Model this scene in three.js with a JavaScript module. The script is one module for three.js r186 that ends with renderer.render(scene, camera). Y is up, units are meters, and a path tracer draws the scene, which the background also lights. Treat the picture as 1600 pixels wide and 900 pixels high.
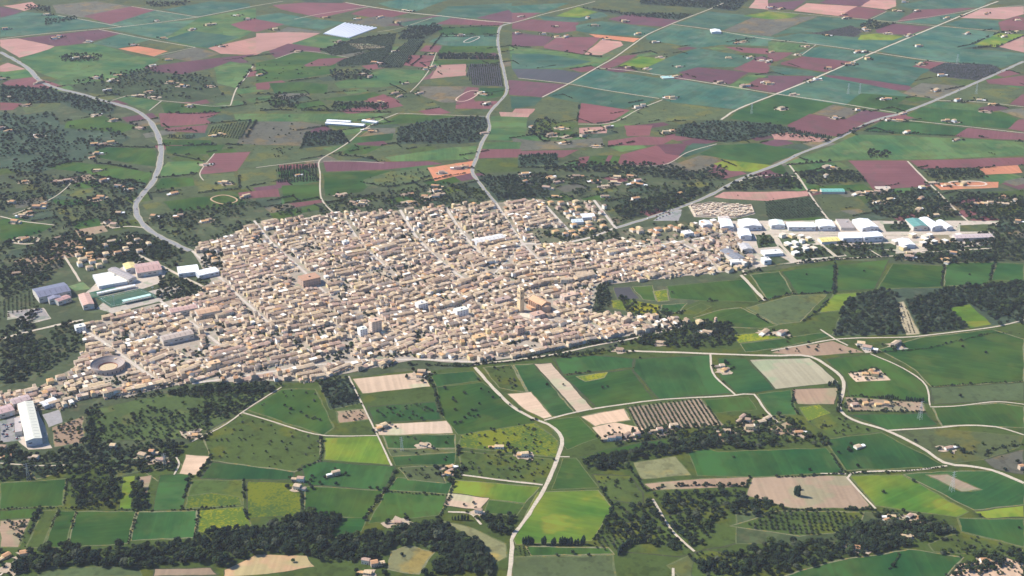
import * as THREE from 'three';
import { Sky } from 'three/addons/objects/Sky.js';
import { mergeGeometries } from 'three/addons/utils/BufferGeometryUtils.js';

// ---------------------------------------------------------------- camera, sky, sun, exposure
const scene = new THREE.Scene();
const ALT = 950, PITCH = 23.6 * Math.PI / 180, FOCAL = 2056;           // metres, radians, pixels of a 1600 px wide picture
const camera = new THREE.PerspectiveCamera(2 * Math.atan(450 / FOCAL) * 180 / Math.PI, 16 / 9, 5, 40000);
camera.position.set(0, ALT, 0);
camera.lookAt(0, ALT - Math.sin(PITCH) * 1000, -Math.cos(PITCH) * 1000);
scene.add(camera);
const renderer = new THREE.WebGLRenderer({ antialias: true });
renderer.toneMapping = THREE.LinearToneMapping;
renderer.toneMappingExposure = 1.62;
renderer.shadowMap.enabled = true;
const SUN_AZ = 15 * Math.PI / 180, SUN_EL = 43 * Math.PI / 180;        // from the left, a little beyond the town
const sunDir = new THREE.Vector3(-Math.cos(SUN_AZ) * Math.cos(SUN_EL), Math.sin(SUN_EL), -Math.sin(SUN_AZ) * Math.cos(SUN_EL));
const sky = new Sky(); sky.name = 'sky'; sky.scale.setScalar(30000); sky.userData = { kind: 'structure', label: 'clear pale spring sky over the plain', category: 'sky' };
const su = sky.material.uniforms;
su.turbidity.value = 4; su.rayleigh.value = 1.4; su.mieCoefficient.value = 0.004; su.mieDirectionalG.value = 0.8; su.sunPosition.value.copy(sunDir);
if (su.cloudCoverage) su.cloudCoverage.value = 0;
scene.add(sky);
scene.environmentIntensity = 0.13;
const sun = new THREE.DirectionalLight(new THREE.Color(1, 0.90, 0.76), 4.8);
sun.position.copy(sunDir).multiplyScalar(4000).add(new THREE.Vector3(0, 0, -2600)); sun.target.position.set(0, 0, -2600);
sun.castShadow = true;
Object.assign(sun.shadow.camera, { left: -3500, right: 3500, top: 3500, bottom: -3500, near: 10, far: 12000 }); sun.shadow.mapSize.set(8192, 8192);
scene.add(sun, sun.target);
scene.fog = new THREE.FogExp2(new THREE.Color(0.90, 0.90, 1.0), 0.000032);

// ---------------------------------------------------------------- helpers
let seed = 12345;
const rnd = () => { seed = (seed + 0x6D2B79F5) | 0; let t = Math.imul(seed ^ (seed >>> 15), 1 | seed); t = (t + Math.imul(t ^ (t >>> 7), 61 | t)) ^ t; return ((t ^ (t >>> 14)) >>> 0) / 4294967296; };
const rr = (a, b) => a + (b - a) * rnd(), pick = (a) => a[Math.floor(rnd() * a.length)];
const hash2 = (x, y, s = 0) => { let h = Math.imul(x | 0, 374761393) + Math.imul(y | 0, 668265263) + Math.imul(s | 0, 2147483647 - 1274126177); h = Math.imul(h ^ (h >>> 13), 1274126177); return ((h ^ (h >>> 16)) >>> 0) / 4294967296; };
const noise = (x, y, s = 0, per = 0) => {
  const xi = Math.floor(x), yi = Math.floor(y), fx = x - xi, fy = y - yi, u = fx * fx * (3 - 2 * fx), v = fy * fy * (3 - 2 * fy);
  const w = (a) => per ? ((a % per) + per) % per : a;
  const a = hash2(w(xi), w(yi), s), b = hash2(w(xi + 1), w(yi), s), c = hash2(w(xi), w(yi + 1), s), d = hash2(w(xi + 1), w(yi + 1), s);
  return a + (b - a) * u + (c - a) * v + (a - b - c + d) * u * v;
};
const fbm = (x, y, s, oct, per) => { let t = 0, a = 0.5, n = 0; for (let o = 0; o < oct; o++) { t += a * noise(x, y, s + o, per); n += a; x *= 2; y *= 2; if (per) per *= 2; a *= 0.55; } return t / n; };
// the survey: picture position of a landmark <-> its place on the level plain (metres)
const cp = Math.cos(PITCH), sp = Math.sin(PITCH);
function G(px, py) { const x = (px - 800) / FOCAL, y = -(py - 450) / FOCAL, dy = y * cp - sp, dz = -cp - y * sp, t = ALT / -dy; return [x * t, dz * t]; }
function P(x, z, h = 0) { const dy = h - ALT, f = -z * cp - dy * sp, u = dy * cp - z * sp; return [800 + FOCAL * x / f, 450 - FOCAL * u / f, f]; }
const inPoly = (p, x, y) => { let c = false; for (let i = 0, j = p.length - 1; i < p.length; j = i++) { const a = p[i], b = p[j]; if ((a[1] > y) !== (b[1] > y) && x < (b[0] - a[0]) * (y - a[1]) / (b[1] - a[1]) + a[0]) c = !c; } return c; };
const pts = (s) => s.trim().split(/\s+/).map((p) => G(...p.split(',').map(Number)));
const segDist = (x, y, a, b) => { const dx = b[0] - a[0], dy = b[1] - a[1], t = Math.max(0, Math.min(1, ((x - a[0]) * dx + (y - a[1]) * dy) / (dx * dx + dy * dy + 1e-9))); return Math.hypot(x - a[0] - t * dx, y - a[1] - t * dy); };
const col = (r, g, b) => new THREE.Color().setRGB(r, g, b);

// textures: fine grain and patches of the matter itself, mean about 1 after division
function tex(n, fn) {
  const d = new Uint8Array(n * n * 4), e = (v) => { v = Math.max(0, Math.min(1, v * 0.7)); return Math.round(255 * (v <= 0.0031308 ? 12.92 * v : 1.055 * v ** (1 / 2.4) - 0.055)); };
  for (let y = 0; y < n; y++) for (let x = 0; x < n; x++) { const c = fn(x / n, y / n), o = (y * n + x) * 4; d[o] = e(c[0]); d[o + 1] = e(c[1]); d[o + 2] = e(c[2]); d[o + 3] = 255; }
  const t = new THREE.DataTexture(d, n, n); t.wrapS = t.wrapT = THREE.RepeatWrapping; t.magFilter = THREE.LinearFilter; t.colorSpace = THREE.SRGBColorSpace; t.needsUpdate = true; return t;
}
const clamp = (v, a = 0, b = 1) => Math.max(a, Math.min(b, v)), sstep = (a, b, v) => { v = clamp((v - a) / (b - a)); return v * v * (3 - 2 * v); };
const TEX = {
  crop: tex(1024, (u, v) => { const m = fbm(u * 6, v * 6, 1, 4, 6), m2 = fbm(u * 26, v * 8, 5, 3, 26), f = fbm(u * 90, v * 45, 7, 2, 90), row = noise(u * 110, v * 3, 9, 110), strip = noise(u * 34, v * 1, 13, 34), ph = (u * 22) % 1, tram = ph < 0.08 ? 1 + 0.16 * noise(u * 7, v * 9, 15, 7) : 1, bare = sstep(0.55, 0.74, fbm(u * 9, v * 7, 21, 4, 9)), wet = sstep(0.56, 0.72, fbm(u * 7, v * 7, 27, 4, 7)); const k = (0.3 + 0.62 * m + 0.4 * m2 + 0.2 * f + 0.2 * row + 0.1 * strip - 0.02) * tram * (1 - 0.18 * wet); return [k * (0.92 + bare * 0.95 + (m - 0.5) * 1.1), k * (1 + bare * 0.25), k * (1 + bare * 0.35 - (m - 0.5) * 0.4)]; }),
  soil: tex(1024, (u, v) => { const m = fbm(u * 5, v * 5, 31, 4, 5), row = noise(u * 120, v * 4, 33, 120), f = fbm(u * 128, v * 128, 35, 2, 128), g = sstep(0.62, 0.75, fbm(u * 9, v * 9, 38, 3, 9)) * 0.22; const k = 0.68 + 0.42 * m + 0.2 * row + 0.12 * f; return [k * (1 - g * 0.7), k * (1 + g * 0.15), k * (1 - g * 0.3)]; }),
  meadow: tex(1024, (u, v) => { const m = fbm(u * 8, v * 8, 41, 4, 8), f = fbm(u * 110, v * 110, 45, 2, 110), d = sstep(0.55, 0.72, fbm(u * 40, v * 40, 47, 3, 40)), y = sstep(0.5, 0.75, fbm(u * 12, v * 12, 49, 4, 12)); const k = 0.66 + 0.4 * m + 0.28 * f - 0.25 * d; return [k * (0.9 + 0.45 * y), k * (0.97 + 0.16 * y), k * (1 - 0.25 * y)]; }),
  flower: tex(1024, (u, v) => { const m = fbm(u * 10, v * 10, 51, 4, 10), f = fbm(u * 160, v * 160, 55, 2, 160), y = sstep(0.42, 0.62, 0.55 * m + 0.45 * f); return [0.5 + 0.75 * y, 0.72 + 0.42 * y, 0.8 - 0.35 * y]; }),
  scrub: tex(1024, (u, v) => { const m = fbm(u * 10, v * 10, 61, 5, 10), f = fbm(u * 80, v * 80, 65, 3, 80), b = sstep(0.56, 0.7, fbm(u * 16, v * 16, 68, 4, 16)); const k = 0.45 + 0.55 * m + 0.5 * f; return [k * (1 + 0.75 * b), k * (1 + 0.3 * b), k * (1 + 0.35 * b)]; }),
  pave: tex(1024, (u, v) => { const m = fbm(u * 16, v * 16, 71, 4, 16), f = fbm(u * 128, v * 128, 75, 2, 128), g = sstep(0.6, 0.7, fbm(u * 30, v * 30, 78, 3, 30)) * 0.5; const k = 0.72 + 0.32 * m + 0.22 * f; return [k * (1 - g * 0.55), k * (1 - g * 0.3), k * (1 - g * 0.5)]; }),
  tile: tex(256, (u, v) => { const r = noise(u * 48, v * 2, 81, 48), m = fbm(u * 6, v * 6, 83, 3, 6), f = noise(u * 64, v * 64, 85, 64); const k = 0.66 + 0.25 * r + 0.35 * m + 0.15 * f; return [k, k * (0.98 + 0.05 * m), k * (0.95 + 0.1 * m)]; }),
  wall: tex(256, (u, v) => { const m = fbm(u * 5, v * 5, 91, 4, 5), f = noise(u * 64, v * 64, 95, 64); const k = 0.82 + 0.26 * m + 0.08 * f; return [k, k, k]; }),
  leaf: tex(256, (u, v) => { const m = fbm(u * 8, v * 8, 101, 3, 8), f = noise(u * 64, v * 64, 105, 64); const k = 0.6 + 0.5 * m + 0.3 * f; return [k * (0.9 + 0.2 * m), k, k * 0.95]; }),
};
const mats = new Map();
function M(texName, c, rough = 0.95, rep = 1) {
  const key = texName + c.join() + rough + rep;
  if (!mats.has(key)) { const m = new THREE.MeshPhysicalMaterial({ color: col(...c.map((v) => v / 0.7)), roughness: rough, metalness: 0, side: THREE.DoubleSide, specularIntensity: rough > 0.8 ? 0.12 : 1 }); if (texName) m.map = TEX[texName]; mats.set(key, m); }
  return mats.get(key);
}
const MV = (t) => { const key = 'v' + t; if (!mats.has(key)) mats.set(key, new THREE.MeshPhysicalMaterial({ color: col(1 / 0.7, 1 / 0.7, 1 / 0.7), map: TEX[t], vertexColors: true, roughness: 0.95, specularIntensity: 0.12, side: THREE.DoubleSide })); return mats.get(key); };

// a mesh builder: flat faces with uv in metres and optional colours
class MB {
  constructor() { this.p = []; this.u = []; this.c = []; this.set(0, 0, 0); }
  set(x, z, a, y = 0) { this.ox = x; this.oz = z; this.oy = y; this.ca = Math.cos(a); this.sa = Math.sin(a); return this; }
  tri(a, b, c, k, ts = 12) {
    const e1 = [b[0] - a[0], b[1] - a[1], b[2] - a[2]], e2 = [c[0] - a[0], c[1] - a[1], c[2] - a[2]];
    const l = Math.hypot(...e1) || 1, ux = e1.map((v) => v / l), d2 = e2[0] * ux[0] + e2[1] * ux[1] + e2[2] * ux[2], q = Math.sqrt(Math.max(0, e2[0] ** 2 + e2[1] ** 2 + e2[2] ** 2 - d2 * d2));
    const o = (this.ox * 0.37 + this.oz * 0.21);
    for (const [v, uu, vv] of [[a, 0, 0], [b, l, 0], [c, d2, q]]) { this.p.push(this.ox + v[0] * this.ca + v[2] * this.sa, this.oy + v[1], this.oz - v[0] * this.sa + v[2] * this.ca); this.u.push((uu + o) / ts, (vv + o) / ts); if (k) this.c.push(k[0], k[1], k[2]); }
  }
  quad(a, b, c, d, k, ts) { this.tri(a, b, c, k, ts); this.tri(a, c, d, k, ts); return this; }
  box(x0, x1, y0, y1, z0, z1, k, top = true, kt = k, bottom = false) {
    this.quad([x0, y0, z1], [x1, y0, z1], [x1, y1, z1], [x0, y1, z1], k); this.quad([x1, y0, z0], [x0, y0, z0], [x0, y1, z0], [x1, y1, z0], k);
    this.quad([x0, y0, z0], [x0, y0, z1], [x0, y1, z1], [x0, y1, z0], k); this.quad([x1, y0, z1], [x1, y0, z0], [x1, y1, z0], [x1, y1, z1], k);
    if (top) this.quad([x0, y1, z1], [x1, y1, z1], [x1, y1, z0], [x0, y1, z0], kt);
    if (bottom) this.quad([x0, y0, z0], [x1, y0, z0], [x1, y0, z1], [x0, y0, z1], k);
    return this;
  }
  gableWalls(w, d, h, rh, k) { const a = w / 2, b = d / 2; this.box(-a, a, 0, h, -b, b, k, false); this.tri([-a, h, -b], [-a, h, b], [-a, h + rh, 0], k); this.tri([a, h, b], [a, h, -b], [a, h + rh, 0], k); return this; }
  gableRoof(w, d, h, rh, k, o = 0.4, t = 0.25) {
    const a = w / 2 + o * 0.5, b = d / 2 + o, e = h - rh * o / (d / 2);
    this.quad([-a, e + t, b], [a, e + t, b], [a, h + rh + t, 0], [-a, h + rh + t, 0], k); this.quad([a, e + t, -b], [-a, e + t, -b], [-a, h + rh + t, 0], [a, h + rh + t, 0], k);
    this.quad([-a, e, b], [a, e, b], [a, e + t, b], [-a, e + t, b], k); this.quad([a, e, -b], [-a, e, -b], [-a, e + t, -b], [a, e + t, -b], k);
    for (const s of [-a, a]) { this.quad([s, e, b], [s, e + t, b], [s, h + rh + t, 0], [s, h + rh, 0], k); this.quad([s, e, -b], [s, e + t, -b], [s, h + rh + t, 0], [s, h + rh, 0], k); }
    return this;
  }
  hipRoof(w, d, h, rh, k, o = 0.4) { const a = w / 2 + o, b = d / 2 + o, r = Math.max(0, a - b); this.quad([-a, h, b], [a, h, b], [r, h + rh, 0], [-r, h + rh, 0], k); this.quad([a, h, -b], [-a, h, -b], [-r, h + rh, 0], [r, h + rh, 0], k); this.tri([a, h, b], [a, h, -b], [r, h + rh, 0], k); this.tri([-a, h, -b], [-a, h, b], [-r, h + rh, 0], k); this.quad([-a, h, -b], [a, h, -b], [a, h, b], [-a, h, b], k); return this; }
  geo() {
    const g = new THREE.BufferGeometry(); g.setAttribute('position', new THREE.Float32BufferAttribute(this.p, 3)); g.setAttribute('uv', new THREE.Float32BufferAttribute(this.u, 2));
    if (this.c.length) g.setAttribute('color', new THREE.Float32BufferAttribute(this.c, 3)); g.computeVertexNormals(); return g;
  }
}
const counts = new Map(), labelled = [];
const numbered = (n) => { const k = counts.get(n) || 0; counts.set(n, k + 1); return k ? `${n}_${String(k).padStart(3, '0')}` : n; };
function shade(o) { o.traverse((m) => { if (m.isMesh) { m.castShadow = m.receiveShadow = true; } }); return o; }
// a top-level thing; rel = true adds "where" from the nearest landmark
function put(o, name, label, category, opt = {}) {
  o.name = numbered(name); o.userData = { label, category }; if (opt.kind) o.userData.kind = opt.kind; if (opt.group) o.userData.group = opt.group;
  scene.add(shade(o)); labelled.push({ o, at: opt.at || [o.position.x, o.position.z], rel: opt.rel }); return o;
}
const part = (name, geo, mat, parent, pos, label) => { const m = new THREE.Mesh(geo, mat); m.name = name; if (pos) m.position.set(...pos); if (label) m.userData.label = label; parent.add(m); return m; };
const group = (x, z, a = 0) => { const g = new THREE.Group(); g.position.set(x, 0, z); g.rotation.y = a; return g; };

// ---------------------------------------------------------------- the survey of the plain: fields, woods, lanes
// kinds of ground: [texture, base colour, what it is]
const KIND = {
  t1: ['crop', [0.046, 0.100, 0.060], 'blue green cereal field'], t2: ['crop', [0.036, 0.078, 0.044], 'dark green cereal field'],
  g1: ['crop', [0.026, 0.070, 0.016], 'deep green crop field'], g2: ['crop', [0.034, 0.072, 0.012], 'green crop field'], g3: ['crop', [0.115, 0.160, 0.016], 'bright yellow green field'],
  g4: ['meadow', [0.062, 0.086, 0.018], 'patchy green meadow'], g5: ['crop', [0.064, 0.115, 0.034], 'light green field'], y: ['flower', [0.175, 0.185, 0.020], 'yellow flowering meadow'],
  o: ['meadow', [0.078, 0.095, 0.036], 'olive green pasture'], p: ['meadow', [0.125, 0.110, 0.075], 'fallow field of thin grass'],
  r1: ['soil', [0.150, 0.058, 0.058], 'red ploughed field'], r2: ['soil', [0.105, 0.046, 0.054], 'dark maroon ploughed field'], r3: ['soil', [0.36, 0.19, 0.15], 'pale pink soil field'], r4: ['soil', [0.42, 0.17, 0.09], 'orange soil plot'],
  s: ['soil', [0.48, 0.345, 0.235], 'tan bare soil field'], s2: ['soil', [0.27, 0.19, 0.125], 'brown ploughed field'], s5: ['meadow', [0.20, 0.18, 0.080], 'dry olive tan meadow'], s4: ['soil', [0.36, 0.24, 0.13], 'ochre bare field'], y2: ['flower', [0.108, 0.135, 0.022], 'green meadow dotted with yellow flowers'], s3: ['soil', [0.36, 0.31, 0.20], 'pale dry stubble field'],
  b2: ['scrub', [0.058, 0.084, 0.024], 'overgrown green scrubland'], d: ['scrub', [0.042, 0.065, 0.036], 'dark orchard ground'], v: ['soil', [0.062, 0.058, 0.060], 'dark tilled plot'], b: ['scrub', [0.045, 0.066, 0.027], 'shrubby rough ground'], c: ['pave', [0.42, 0.36, 0.29], 'pale gravel yard'], a: ['pave', [0.27, 0.25, 0.235], 'grey asphalt yard'],
};
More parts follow.
